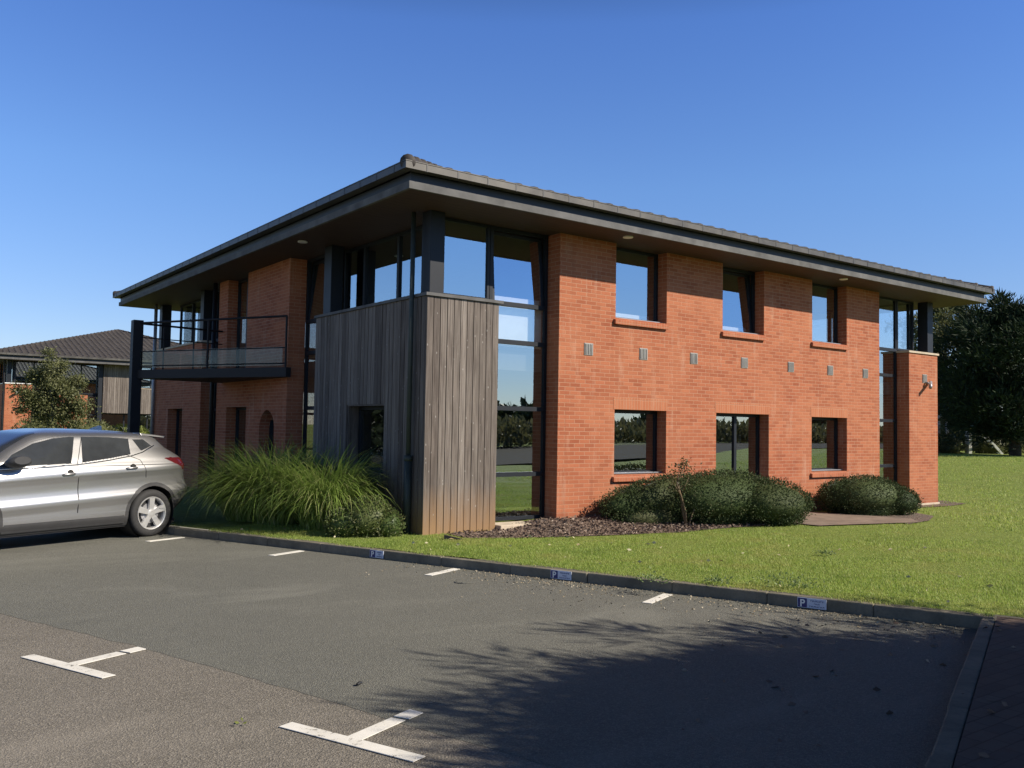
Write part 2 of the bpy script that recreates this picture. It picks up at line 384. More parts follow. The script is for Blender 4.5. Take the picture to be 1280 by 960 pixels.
def lotpoly(name, pts, z, mat):
    me = bpy.data.meshes.new(name); me.from_pydata([tuple(lot(a, b, z)) for a, b in pts], [], [tuple(range(len(pts)))])
    me.materials.append(mat); o = bpy.data.objects.new(name, me); C.objects.link(o); return o
tag(lotpoly('driving_lane', [(-60, -16), (KX + .02, -16), (KX + .02, KY + .02), (-60, KY + .02)], 0, M_lane), kind='structure')
edge = [(-60, 4.5)]
a = -20.0
while a < KX:
    base = np.interp(a, [-20, -7.8, -5.8, -4.25, -3.3, -.5], [4.6, 4.42, 4.36, 4.24, 4.12, 3.9])
    edge.append((a, base + rng.normal(0, .008))); a += .12
edge.append((KX + .02, 3.9))
bay = lotpoly('parking_bays', edge + [(KX + .02, KY + .02), (-60, KY + .02)], .0018, M_asph); tag(bay, kind='structure')
def stone_row(name, p0, p1, wdt, side, z0, z1, n):
    mb = MB(); p0 = Vector(p0); p1 = Vector(p1)
    for k in range(n):
        t0, t1 = k / n, (k + 1) / n; ln = 1 / n
        dz = rng.normal(0, .004); dd = rng.normal(0, .004)
        q0 = p0.lerp(p1, t0 + ln * .001); q1 = p0.lerp(p1, t1 - ln * .001); s = side * wdt; e = side * dd
        mb.hexa([q0 + e + Vector((0, 0, z0)), q1 + e + Vector((0, 0, z0)), q1 + s + Vector((0, 0, z0)), q0 + s + Vector((0, 0, z0)),
                 q0 + e + Vector((0, 0, z1 + dz)), q1 + e + Vector((0, 0, z1 + dz)), q1 + s + Vector((0, 0, z1 + dz)), q0 + s + Vector((0, 0, z1 + dz))])
    o = mb.build(name, M_kerb, bevel=.012); tag(o, kind='structure'); return o
stone_row('kerb', lot(-30, KY), lot(KX + .1, KY), .12, LYv, -.1, .112, 30)
stone_row('side_kerb', lot(KX, KY - .012), lot(KX, -15.9), .11, LXv, -.1, .112, 25)
def ring_poly(name, pts, dz, mat, n=24):
    """flat sheet that follows the lawn, pts in building metres"""
    P = np.array(pts, float); c = P.mean(0); V = []; F = []
    m = len(P)
    # resample outline
    out = []
    for i in range(m):
        for t in np.linspace(0, 1, 8, endpoint=False): out.append(P[i] * (1 - t) + P[(i + 1) % m] * t)
    out = np.array(out); R = 8
    for r in range(R + 1):
        q = c + (out - c) * (r / R)
        for x, y in q: V.append((x, y, gzf(x, y) + dz))
    k = len(out)
    for r in range(R):
        for i in range(k): F.append((r * k + i, r * k + (i + 1) % k, (r + 1) * k + (i + 1) % k, (r + 1) * k + i))
    o = npmesh(name, V, F, mat, smooth=True); tag(o, kind='structure'); return o
pth = MB()
p4 = [lot(KX + .115, KY + .12), lot(PX1 + .0, KY + .12), lot(PX1, -15.9), lot(KX + .115, -15.9)]
pth.hexa([p + Vector((0, 0, -.1)) for p in p4] + [p + Vector((0, 0, .108)) for p in p4])
tag(pth.build('brick_path', M_paver), kind='structure')
BED = [(.35, -.62), (1.0, -.95), (2.2, -1.30), (3.6, -1.62), (4.9, -1.55), (6.0, -1.7), (6.6, -1.4), (6.6, .18), (4, .18), (1.35, .18), (1.3, -.05), (.4, -.05)]
ring_poly('mulch_bed', BED, .012, M_mulch)
ring_poly('concrete_path', [(6.45, -2.15), (7.6, -2.35), (8.9, -2.55), (9.6, -2.0), (9.3, -.9), (8.6, .15), (6.2, .15), (6.3, -1)], .02, M_pathc)
ring_poly('bare_soil', [(8.4, -2.62), (9.6, -2.35), (10.9, -1.75), (11.4, -1.1), (10.6, -.4), (9.6, -.4), (9.2, -1.4)], .014, M_mulch)
ring_poly('foundation_strip', [(12.6, -.30), (14.1, -.45), (15.2, -.28), (15.6, .5), (14.6, 1), (12.6, .2)], .012, M_mulch)

# markings
def marking(name, quads, label, group):
    mb = MB()
    for q in quads:
        mb.hexa([lot(a, b, .0045) for a, b in q] + [lot(a, b, .0085) for a, b in q])
    o = mb.build(name, M_paint); tag(o, label, 'road marking', group); return o
def T(c, b0, hw, label):
    g = 'white T marks between the lane and the bays'
    marking('bay_t_mark', [[(c - .47, b0), (c + .47, b0), (c + .475, b0 + .095), (c - .465, b0 + .095)],
                          [(c - .05, b0 + .095), (c + .05, b0 + .095), (c + .045, b0 + .48), (c - .05, b0 + .47)],
                          [(c - .055, b0 + .50), (c + .05, b0 + .51), (c + .05, b0 + .645), (c - .055, b0 + .65)]], label, g)
T(-3.235, 3.67, .05, 'worn white T-shaped bay mark nearest the camera')
T(-5.82, 3.70, .05, 'white T-shaped bay mark left of and farther than the nearest one')
for c, b0, b1, lab in ((-10.9, 8.16, 8.76, 'short white bay line beside the rear wheel of the silver car'), (-8.56, 8.25, 8.80, 'short white bay line in front of the ornamental grass'),
                       (-6.06, 8.24, 8.82, 'short white bay line in front of the timber clad corner'), (-3.39, 8.21, 8.78, 'short white bay line at the edge of the tree shadow')):
    marking('bay_line', [[(c - .05, b0), (c + .05, b0 + .01), (c + .05, b1), (c - .05, b1 + .01)]], lab, 'short white bay lines at the kerb')

# ------------------------------------------------------------------ building pieces
W = 14.4; ZS = 4.88
def mapper(side, ox, oy):
    if side == 'front': return lambda u, d, z: (ox + u, oy + d, z)
    if side == 'left': return lambda u, d, z: (ox + d, oy + u, z)
    if side == 'back': return lambda u, d, z: (ox + u, oy + W - d, z)
    return lambda u, d, z: (ox + W - d, oy + u, z)
def wall(mp, u0, u1, z0, z1, d0, d1, openings, mb):
    us = sorted({u0, u1, *[o[0] for o in openings], *[o[1] for o in openings]}); zs = sorted({z0, z1, *[o[2] for o in openings], *[o[3] for o in openings]})
    us = [u for u in us if u0 <= u <= u1]; zs = [z for z in zs if z0 <= z <= z1]
    for i in range(len(us) - 1):
        j = 0
        while j < len(zs) - 1:
            cu = (us[i] + us[i + 1]) / 2
            hit = lambda z: any(o[0] < cu < o[1] and o[2] < z < o[3] for o in openings)
            if hit((zs[j] + zs[j + 1]) / 2): j += 1; continue
            k = j
            while k + 1 < len(zs) - 1 and not hit((zs[k + 1] + zs[k + 2]) / 2): k += 1
            mb.box(mp(us[i], d0, zs[j]), mp(us[i + 1], d1, zs[k + 1])); j = k + 1
def window(parent, mp, u0, u1, z0, z1, d=.22, mull=(), trans=(), tilt=(), fw=.055, name='window', label=None, sill=True, gmat=None):
    fr = MB(); e = .004
    us = [u0 + e] + list(mull) + [u1 - e]; zs = [z0 + e] + list(trans) + [z1 - e]
    fr.box(mp(u0 + e, d, z0 + e), mp(u0 + fw, d + .07, z1 - e)); fr.box(mp(u1 - fw, d, z0 + e), mp(u1 - e, d + .07, z1 - e))
    fr.box(mp(u0 + fw, d + .002, z0 + e), mp(u1 - fw, d + .068, z0 + fw)); fr.box(mp(u0 + fw, d + .002, z1 - fw), mp(u1 - fw, d + .068, z1 - e))
    for m in mull: fr.box(mp(m - .035, d - .004, z0 + fw), mp(m + .035, d + .06, z1 - fw))
    for q in trans:
        for i in range(len(us) - 1):
            a = us[i] + (fw if i == 0 else .035); b = us[i + 1] - (fw if i == len(us) - 2 else .035)
            fr.box(mp(a, d - .012, q - .035), mp(b, d + .056, q + .035))
    f = fr.build(name, M_frame, parent)
    if label: f['label'] = label
    for i in range(len(us) - 1):
        for j in range(len(zs) - 1):
            a = us[i] + (fw if i == 0 else .035); b = us[i + 1] - (fw if i == len(us) - 2 else .035)
            q0 = zs[j] + (fw if j == 0 else .035); q1 = zs[j + 1] - (fw if j == len(zs) - 2 else .035)
            p = MB(); tl = 0.0
            if (i, j) in tilt: tl = (q1 - q0) * math.tan(math.radians(4.2))
            pd = d + .028
            p.add([mp(a, pd, q0), mp(b, pd, q0), mp(b, pd + tl, q1), mp(a, pd + tl, q1)], [(0, 1, 2, 3)])
            po = p.build('pane', gmat or M_glass, f)
            if tl:
                po['label'] = 'pane of a sash tilted open inwards'
                s = MB()
                for aa, bb, za, zb in ((a + .001, a + .05, q0 + .001, q1), (b - .05, b - .001, q0 + .001, q1)):
                    s.hexa([mp(aa, pd - .01, za), mp(bb, pd - .01, za), mp(bb, pd + .045, za), mp(aa, pd + .045, za),
                            mp(aa, pd - .01 + tl, zb), mp(bb, pd - .01 + tl, zb), mp(bb, pd + .045 + tl, zb), mp(aa, pd + .045 + tl, zb)])
                s.box(mp(a + .05, pd + tl - .008, q1 - .05), mp(b - .05, pd + tl + .043, q1 - .002))
                s.build('opening_sash', M_frame, f)
    if sill:
        s = MB(); s.box(mp(u0 + .006, .10, z0 + .012), mp(u1 - .006, d - .004, z0 + .03)); s.build('metal_sill', M_sillmetal, f)
    return f
def brick_sill(parent, mp, u0, u1, z):
    s = MB(); o = .05
    s.hexa([mp(u0 - o, -.055, z - .115), mp(u1 + .0, -.055, z - .115), mp(u1, .16, z - .08), mp(u0 - o, .16, z - .08),
            mp(u0 - o, -.055, z - .035), mp(u1, -.055, z - .035), mp(u1, .16, z + .008), mp(u0 - o, .16, z + .008)])
    return s.build('brick_sill', M_sill, parent, bevel=.006)
def roof(parent, ox, oy, fine=True):
    E = .89; ze = 5.188; L = W + 2 * E; sl = math.tan(math.radians(16.5)); half = L / 2
    V = []; F = []
    pitch = .30; npt = 6; ncol = int(L / pitch * npt)
    cols = np.linspace(0, L, ncol + 1)
    prof = (.030 if fine else .055) * np.maximum(0, np.sin(2 * np.pi * (cols / pitch))) ** .8 + .006
    rows = []; crs = .34 if fine else .34
    d = 0.0
    while d < half - .02:
        d2 = min(d + crs, half - .01); rows.append((d, .022)); rows.append((d2 - .002, .0)); d = d2
    for s in range(4):
        base = len(V)
        for d, st in rows:
            x = np.clip(cols, d, L - d); z = ze + d * sl + prof + st
            pts = {0: (x - E, np.full_like(x, d - E)), 1: (L - E - d + 0 * x, x - E), 2: (L - E - x, L - E - d + 0 * x), 3: (d - E + 0 * x, L - E - x)}[s]
            V.append(np.stack([pts[0] + ox, pts[1] + oy, z], 1))
        n = ncol + 1; start = sum(len(q) for q in V[:-len(rows)]) 
        i0 = np.arange(len(rows) - 1)[:, None] * n + np.arange(ncol)[None] + start
        F.append(np.stack([i0, i0 + 1, i0 + n + 1, i0 + n], -1).reshape(-1, 4))
        # closed face under the first course
        lowz = np.stack([V[-len(rows)][:, 0], V[-len(rows)][:, 1], np.full(n, ze - .05)], 1); V.append(lowz)
        st2 = start + len(rows) * n
        F.append(np.stack([st2 + np.arange(ncol), st2 + np.arange(ncol) + 1, start + np.arange(ncol) + 1, start + np.arange(ncol)], -1))
    r = npmesh('roof', np.concatenate(V), np.concatenate(F), M_tile, parent)
    # hip tiles
    ap = Vector((ox + W / 2, oy + W / 2, ze + half * sl))
    for cx, cy in ((-E, -E), (W + E, -E), (W + E, W + E), (-E, W + E)):
        mb = MB(); c0 = Vector((ox + cx, oy + cy, ze + .005)); d = ap - c0; L2 = d.length; n = int(L2 / .36)
        dn = d.normalized()
        for k in range(n):
            p = c0 + d * (k / n); q = c0 + d * ((k + 1.12) / n)
            mb.tube([p, p + dn * .03, p + dn * .06, q], [.105, .11, .095, .08], 12)
        mb.build('hip_ridge', M_tile, r, smooth=True)
    g = MB(); a, b = .935, .80
    lo = (ox - a, oy - a); hi = (ox + W + a, oy + W + a)
    g.box((lo[0], lo[1], 5.105), (hi[0], oy - b, 5.195)); g.box((lo[0], oy + W + b, 5.105), (hi[0], hi[1], 5.195))
    g.box((lo[0], oy - b, 5.105), (ox - b, oy + W + b, 5.195)); g.box((ox + W + b, oy - b, 5.105), (hi[0], oy + W + b, 5.195))
    for k in range(33):
        t = -.62 + k * .5
        if t > W + a - .1: break
        g.box((ox + t, lo[1] - .004, 5.100), (ox + t + .022, lo[1] + .02, 5.199), 1); g.box((lo[0] - .004, oy + t, 5.100), (lo[0] + .02, oy + t + .022, 5.199), 1)
    # bead on the front lip
    g.box((lo[0] - .006, lo[1] - .006, 5.199), (hi[0] + .006, lo[1] + .012, 5.211)); g.box((lo[0] - .006, lo[1] + .012, 5.199), (lo[0] + .012, hi[1], 5.211))
    g.build('gutter', [M_zinc, M_zincdark], r)
    f = MB()
    for q0, q1, z0, z1, m in ((.765, .72, 4.985, 5.104, 0), (.80, .75, 4.88, 4.982, 1)):
        f.box((ox - q0, oy - q0, z0), (ox + W + q0, oy - q1, z1), m); f.box((ox - q0, oy + W + q1, z0), (ox + W + q0, oy + W + q0, z1), m)
        f.box((ox - q0, oy - q1, z0), (ox - q1, oy + W + q1, z1), m); f.box((ox + W + q1, oy - q1, z0), (ox + W + q0, oy + W + q1, z1), m)
    f.build('fascia', [M_fasciad, M_fascia], r)
    s = MB(); s.box((ox - .749, oy - .749, 4.886), (ox + W + .749, oy + W + .749, 4.94)); s.build('soffit', M_soffit, r)
    return r

# ------------------------------------------------------------------ the office building
B = thing('office_building', 'two storey red brick office with deep eaves and a timber clad corner', 'building', (0, 0, 0))
fm = mapper('front', 0, 0); lm = mapper('left', 0, 0); bm_ = mapper('back', 0, 0); rm = mapper('right', 0, 0)
UP = [(3.75, 5.0), (6.52, 7.76), (9.35, 10.6)]
wl = MB()
opF = [(a, b, 3.60, 4.9) for a, b in UP] + [(3.75, 5.01, .92, 2.035), (6.35, 7.92, .1, 2.035), (9.33, 10.6, .88, 2.02)]
wall(fm, 2.5, 11.87, -.4, 4.884, 0, .34, opF, wl)
opL = [(7.34, 8.58, 2.76, 4.9), (7.24, 8.47, .5, 2.035), (5.68, 6.48, .5, 1.96)]
wall(lm, 5.1, 9.15, -.4, 4.884, 0, .34, opL, wl)
wall(lm, 10.3, W, -.4, 3.60, 0, .34, [(11.7, 12.95, .4, 2.03)], wl)
wall(bm_, .342, 4.0, -.4, 3.60, 0, .34, [], wl)
wall(bm_, 5.2, W - .342, -.4, 4.884, 0, .34, [(7, 8.3, .9, 2.03), (7, 8.3, 3.6, 4.9)], wl)
wall(rm, 5.1, W - .004, -.4, 4.884, 0, .336, [(6.5, 7.8, .9, 2.03), (6.5, 7.8, 3.6, 4.9), (9.5, 10.8, .9, 2.03), (9.5, 10.8, 3.6, 4.9)], wl)
wall(fm, 13.12, W, -.4, 3.60, 0, .34, [], wl)
wall(rm, .342, 3.85, -.4, 3.60, 0, .34, [], wl)
wl.box((13.12, .342, -.4), (13.3, 3.5, 3.60))
wl.build('brick_wall', M_brick, B)
# soldier lintels and sills
for a, b, z in ((3.75, 5.01, 2.035), (6.35, 7.92, 2.035), (9.33, 10.6, 2.02)):
    s = MB(); s.box(fm(a - .03, -.004, z + .001), fm(b + .03, .15, z + .205)); s.build('soldier_lintel', M_soldier, B)
for a, b in UP: brick_sill(B, fm, a, b, 3.60)
brick_sill(B, fm, 3.75, 5.01, .92); brick_sill(B, fm, 9.33, 10.6, .88)
# arch spandrel
ar = MB(); n = 14; u0, u1 = 5.68, 6.48; cu = (u0 + u1) / 2; rr = .4; zc = 1.96 - rr
for k in range(n):
    t0 = math.pi * k / n; t1 = math.pi * (k + 1) / n
    ua, ub = cu + rr * math.cos(t0), cu + rr * math.cos(t1); za, zb = zc + rr * math.sin(t0), zc + rr * math.sin(t1)
    ar.hexa([lm(ub, .003, zb), lm(ua, .003, za), lm(ua, .33, za), lm(ub, .33, zb), lm(ub, .003, 1.958), lm(ua, .003, 1.958), lm(ua, .33, 1.958), lm(ub, .33, 1.958)])
ar.build('arch_head', M_brick, B)
# windows of the sunny front
window(B, fm, 3.75, 5.0, 3.60, 4.885, label='window nearest the glazed slot on the upper floor')
window(B, fm, 6.52, 7.76, 3.60, 4.885, tilt=((0, 0),), label='upper window with its sash tilted open')
window(B, fm, 9.35, 10.6, 3.60, 4.885, label='upper window farthest right')
window(B, fm, 3.75, 5.01, .92, 2.034); window(B, fm, 9.33, 10.6, .88, 2.019)
window(B, fm, 6.35, 7.92, .105, 2.034, mull=(7.17,), name='glazed_door', sill=False)
# left face (shade)
window(B, lm, 7.34, 8.58, 2.78, 4.885, mull=(7.96,), name='balcony_door', sill=False)
window(B, lm, 7.24, 8.47, .5, 2.034, sill=False); window(B, lm, 5.68, 6.48, .5, 1.958, name='arched_window', sill=False)
window(B, lm, 11.7, 12.95, .4, 2.029, sill=False)
window(B, lm, 9.16, 10.29, .1, 4.885, d=.3, trans=(1.0, 2.0, 2.7, 3.66), name='stair_glazing', sill=False)
for mp, u0, z0 in ((bm_, 7, .9), (bm_, 7, 3.6), (rm, 6.5, .9), (rm, 6.5, 3.6), (rm, 9.5, .9), (rm, 9.5, 3.6)):
    window(B, mp, u0, u0 + 1.3, z0, 2.029 if z0 < 2 else 4.885)
# glazed slots from ground to eaves, and corner glazing above the caps
TR = (.95, 2.0, 3.06, 3.665)
window(B, fm, 1.32, 2.495, .22, 4.885, d=.30, trans=TR, tilt=((0, 4),), fw=.06, name='glazed_slot', label='tall glazed slot beside the timber clad corner', sill=False)
window(B, fm, .40, 1.318, 3.67, 4.885, d=.30, fw=.05, name='corner_glazing', sill=False)
window(B, lm, .41, 3.75, 3.67, 4.885, d=.48, mull=(1.75, 2.95), fw=.06, name='corner_glazing', sill=False)
window(B, lm, 3.86, 5.095, .1, 4.885, d=.34, trans=TR, tilt=((0, 4),), name='glazed_slot', label='shaded glazed slot between the timber and the brick', sill=False)
window(B, fm, 11.875, 13.115, .0, 4.885, d=.30, trans=TR, mull=(), fw=.05, name='glazed_slot', label='glazed slot beside the brick corner pier', sill=False)
window(B, fm, 13.13, 13.88, 3.67, 4.885, d=.30, fw=.05, name='corner_glazing', sill=False)
window(B, rm, .41, 3.75, 3.67, 4.885, d=.5, mull=(1.5, 2.6), name='corner_glazing', sill=False)
window(B, rm, 3.86, 5.095, .1, 4.885, d=.34, trans=TR, name='glazed_slot', sill=False)
window(B, lm, 10.32, 13.9, 3.67, 4.885, d=.5, mull=(11.6, 12.8), name='corner_glazing', sill=False)
window(B, bm_, .52, 4.0, 3.67, 4.885, d=.5, mull=(1.7, 2.9), name='corner_glazing', sill=False)
window(B, bm_, 4.01, 5.19, .1, 4.885, d=.34, trans=TR, name='glazed_slot', sill=False)
# caps on the corner boxes
for q in (((-.03, -.03), (1.36, 3.88)), ((13.08, -.03), (W + .03, 3.88)), ((-.03, 10.27), (4.03, W + .03))):
    c = MB(); c.box((*q[0], 3.603), (*q[1], 3.648)); c.build('metal_cap', M_fascia if q[0][0] < 1 and q[0][1] < 1 else M_conc, B)
# posts at the open corners
for x, y in ((.07, .06), (W - .33, .06), (.07, W - .33)):
    p = MB(); p.box((x, y, 3.65), (x + .25, y + .25, 4.884)); p.build('corner_post', M_frame, B, bevel=.006)
p = MB(); p.box((.07, 3.42, 3.65), (.30, 3.72, 4.884)); p.build('corner_post', M_frame, B, bevel=.006)
p = MB(); p.box((.07, 10.5, 3.65), (.30, 10.75, 4.884)); p.build('corner_post', M_frame, B, bevel=.006)
# timber boards
cl = MB()
def boards(mp, u0, u1, z0, z1, op=None, zf=lambda u: 0):
    n = round((u1 - u0) / .118); pt = (u1 - u0) / n
    for k in range(n):
        a = u0 + k * pt + .006; b = u0 + (k + 1) * pt - .006; j = random.uniform(0, .007)
        segs = [(z0 + random.uniform(-.01, .01), z1)]
        if op and op[0] - .06 < (a + b) / 2 < op[1] + .06: segs = [(z0, op[2]), (op[3], z1)]
        for s0, s1 in segs: cl.box(mp(a, j, s0), mp(b, .045, s1))
boards(fm, .0, 1.30, .10, 3.60)
boards(lm, .046, 3.85, .08, 3.60, (1.25, 2.5, .95, 2.03))
boards(lambda u, d, z: (1.30 - d, u, z), .046, .30, .10, 3.60)
cl.build('timber_cladding', M_clad, B)
bk = MB(); wall(lm, .30, 3.85, -.3, 3.6, .05, .28, [(1.25, 2.5, .95, 2.03)], bk); bk.box((.05, .05, -.3), (1.25, .298, 3.6)); bk.box((.282, 3.7, -.3), (1.3, 3.84, 3.6)); bk.build('timber_backing', M_black, B)
rv = MB()
rv.box((.012, 1.23, 2.005), (.279, 2.52, 2.028)); rv.box((.012, 2.475, .95), (.279, 2.498, 2.004)); rv.build('window_reveal', M_clad, B)
window(B, lm, 1.25, 2.474, .95, 2.004, d=.2, sill=False, gmat=M_glass_plain)
# threshold, plinth
t = MB(); t.box((1.31, -.12, -.1), (2.49, .298, .205)); t.build('threshold', M_conc, B, bevel=.01)
t = MB(); t.box((13.09, -.035, -.3), (W + .035, -.003, .075)); t.box((W + .003, -.035, -.3), (W + .035, 3.9, .075)); t.build('plinth', M_conc, B, bevel=.008)
# interior: slabs, core and pale linings seen through the glass
i = MB(); i.box((.55, .45, 2.62), (W - .55, W - .55, 2.92)); i.build('floor_slab', M_floor, B)
i = MB(); i.box((3.4, 3.4, .1), (11, 11, 2.6)); i.box((3.4, 3.4, 2.95), (11, 11, 4.87)); i.build('partition', M_inner, B)
i = MB(); i.box((1.36, .43, 3.0), (2.47, .447, 3.80)); i.build('spandrel_panel', M_white, B)
for a, b in UP[:2]:
    i = MB(); i.box((a + .05, .40, 3.2), (b - .05, .56, 3.755)); i.build('inner_window_ledge', M_white, B)
# vents
for cx in (3.14, 4.42, 5.72, 7.16, 8.62, 9.98, 11.30, 13.80):
    v = MB(); z = 3.02
    v.box((cx - .095, -.012, z - .1), (cx + .095, .02, z + .1))
    for k in range(5): v.box((cx - .08 + k * .036, -.024, z - .085), (cx - .064 + k * .036, -.0125, z + .085))
    v.build('vent', M_vent, B)
# camera on the pier
v = MB(); v.tube([(13.83, -.002, 2.92), (13.83, -.07, 2.92), (13.80, -.10, 2.90)], .022, 8); v.tube([(13.98, -.05, 2.94), (13.70, -.20, 2.80)], .04, 10)
v.build('security_camera', M_pipez, B, smooth=True)
for x, y in ((3.54, -.5), (9.71, -.5), (-.45, 3.5)):
    v = MB(); v.tube([(x, y, 4.888), (x, y, 4.868)], .085, 16); v.build('downlight', M_white, B)
# downpipes
v = MB(); v.tube([(-.05, .36, 4.88), (-.05, .36, 3.72), (-.07, .33, 3.60), (-.07, .33, 1.2)], .036, 10); v.tube([(-.07, .33, 1.2), (-.07, .33, .05)], .055, 12); v.tube([(-.07, .33, 1.18), (-.07, .33, 1.26)], .065, 12)
v.build('downpipe', [M_pipe], B, smooth=True)
v = MB(); v.tube([(-.06, 14.2, 4.88), (-.06, 14.2, .0)], .045, 10); v.build('downpipe', M_pipez, B, smooth=True)
v = MB(); v.tube([(-.07, 9.25, 4.88), (-.07, 9.25, 0)], .05, 10); v.build('downpipe', M_steel, B, smooth=True)
roof(B, 0, 0)
# balcony: wedge plan
Aq, Pq, Cq = Vector((-.02, 4.98, 0)), Vector((-1.93, 8.45, 0)), Vector((-.02, 8.82, 0))
fl = MB(); fl.prism([(Aq.x, Aq.y - .1), (-.02, Cq.y), (Pq.x, Pq.y + .05), (Pq.x - .04, Pq.y - .02), (Aq.x - .1, Aq.y - .1)], 2.58, 2.76)
bal = fl.build('balcony', M_steel, B)
po = MB(); po.box((Pq.x - .10, Pq.y - .10, 0), (Pq.x + .10, Pq.y + .12, 3.80)); po.build('post', M_steel, bal, bevel=.006)
ra = MB()
def rail(a, b, z, r=.022): ra.tube([a + Vector((0, 0, z)), b + Vector((0, 0, z))], r, 8)
A2 = Aq + Vector((-.07, 0, 0))
rail(A2, Pq, 3.74); rail(Cq, Pq, 3.74); rail(A2, Pq, 2.84, .014); rail(A2, Pq, 3.14, .012); rail(Cq, Pq, 3.45, .012)
for t in (0, .5): 
    q = A2.lerp(Pq, t); ra.tube([q + Vector((0, 0, 2.76)), q + Vector((0, 0, 3.75))], .022, 8)
for t in (.35, .7):
    q = Cq.lerp(Pq, t); ra.tube([q + Vector((0, 0, 2.76)), q + Vector((0, 0, 3.75))], .018, 8)
ra.build('railing', M_steel, bal)
for (s, e) in ((A2, Pq), (Pq, Cq)):
    d = (e - s).normalized(); nrm = Vector((d.y, -d.x, 0)) * .006
    for t0, t1 in ((.02, .49), (.51, .97)):
        a, b = s.lerp(e, t0), s.lerp(e, t1); g = MB()
        g.hexa([a - nrm + Vector((0, 0, 2.80)), b - nrm + Vector((0, 0, 2.80)), b + nrm + Vector((0, 0, 2.80)), a + nrm + Vector((0, 0, 2.80)),
                a - nrm + Vector((0, 0, 3.16)), b - nrm + Vector((0, 0, 3.16)), b + nrm + Vector((0, 0, 3.16)), a + nrm + Vector((0, 0, 3.16))])
        g.build('glass_panel', M_bal, bal)

# ------------------------------------------------------------------ the neighbouring building
NY = 43.6
N = thing('office_building', 'distant brick office with dark hipped roof behind the silver car', 'building', (0, NY, 0))
N.location = (0, 0, 0)
nf = mapper('front', 0, NY); nl = mapper('left', 0, NY)
wl = MB()
wl.box((0, NY, -.4), (1.3, NY + 3.85, 3.6)); wall(nl, 5.1, W, -.4, 4.884, 0, .34, [(7, 8.3, .9, 2.1), (7, 8.3, 3.6, 4.9)], wl)
wall(nf, 2.6, 4.1, -.4, 3.1, 0, .34, [], wl); wall(nf, 8.8, W - .01, -.4, 4.884, 0, .34, [(10, 11.3, 3.6, 4.9), (10, 11.3, .9, 2.1)], wl)
wall(mapper('back', 0, NY), .35, W - .35, -.4, 4.884, 0, .33, [], wl); wall(mapper('right', 0, NY), .35, W, -.4, 4.884, 0, .33, [], wl)
wl.build('brick_wall', M_brick, N)
c = MB(); c.box((-.03, NY - .03, 3.603), (1.34, NY + 3.88, 3.65)); c.build('metal_cap', M_white, N)
cl = MB(); boards(nf, 4.9, 6.4, 2.12, 4.88); boards(nf, 6.402, 7.75, 2.12, 3.56); cl.build('timber_cladding', M_clad, N)
c = MB(); c.box((6.402, NY - .03, 3.565), (7.78, NY + .4, 3.60)); c.build('metal_cap', M_conc, N)
bk = MB(); bk.box((4.9, NY + .05, 2.12), (6.4, NY + .3, 4.88)); bk.box((6.402, NY + .05, 2.12), (7.75, NY + .3, 3.56)); bk.build('timber_backing', M_black, N)
window(N, nf, .45, 4.86, 3.15, 4.885, d=.36, mull=(1.4, 2.6, 3.8), fw=.08, name='corner_glazing', sill=False)
window(N, nf, 1.32, 2.58, .1, 3.12, d=.36, trans=(1, 2), name='glazed_slot', sill=False)
window(N, nf, 4.12, 4.88, .1, 3.1, d=.36, trans=(2,), name='glazed_slot', sill=False)
window(N, nf, 4.9, 8.78, .1, 2.1, d=.5, mull=(6.2, 7.5), name='ground_floor_glazing', sill=False)
window(N, nf, 6.42, 8.78, 3.62, 4.885, d=.36, mull=(7.6,), name='corner_glazing', sill=False)
window(N, nf, 7.77, 8.78, 2.12, 3.6, d=.36, name='glazed_slot', sill=False)
window(N, nf, 10, 11.3, 3.6, 4.885); window(N, nf, 10, 11.3, .9, 2.09); window(N, nl, 7, 8.3, .9, 2.09); window(N, nl, 7, 8.3, 3.6, 4.885)
window(N, nl, .4, 5.08, 3.67, 4.885, d=.36, mull=(1.5, 3.1), name='corner_glazing', sill=False)
for x in (.07, 4.66):
    p = MB(); p.box((x, NY + .06, 3.65 if x < 1 else .1), (x + .22, NY + .28, 4.884)); p.build('corner_post', M_frame, N)
v = MB(); v.tube([(-.07, NY + .05, 4.88), (-.07, NY + .05, 0)], .05, 8); v.build('downpipe', M_steel, N)
v = MB(); v.tube([(.75, NY - .16, 3.27), (.45, NY - .3, 3.12)], .07, 8); v.tube([(.8, NY, 3.25), (.7, NY - .15, 3.24)], .03, 8); v.build('security_camera', M_pipez, N)
i = MB(); i.box((.6, NY + .5, 2.62), (W - .6, NY + W - .6, 2.92)); i.box((2.5, NY + 3, -.2), (12, NY + 11, 4.85)); i.build('partition', M_inner, N)
roof(N, 0, NY, False)
v = MB(); v.tube([(5.7, NY + 5.8, 6.9), (5.7, NY + 5.8, 7.22)], .11, 10); v.build('vent_pipe', M_steel, N)

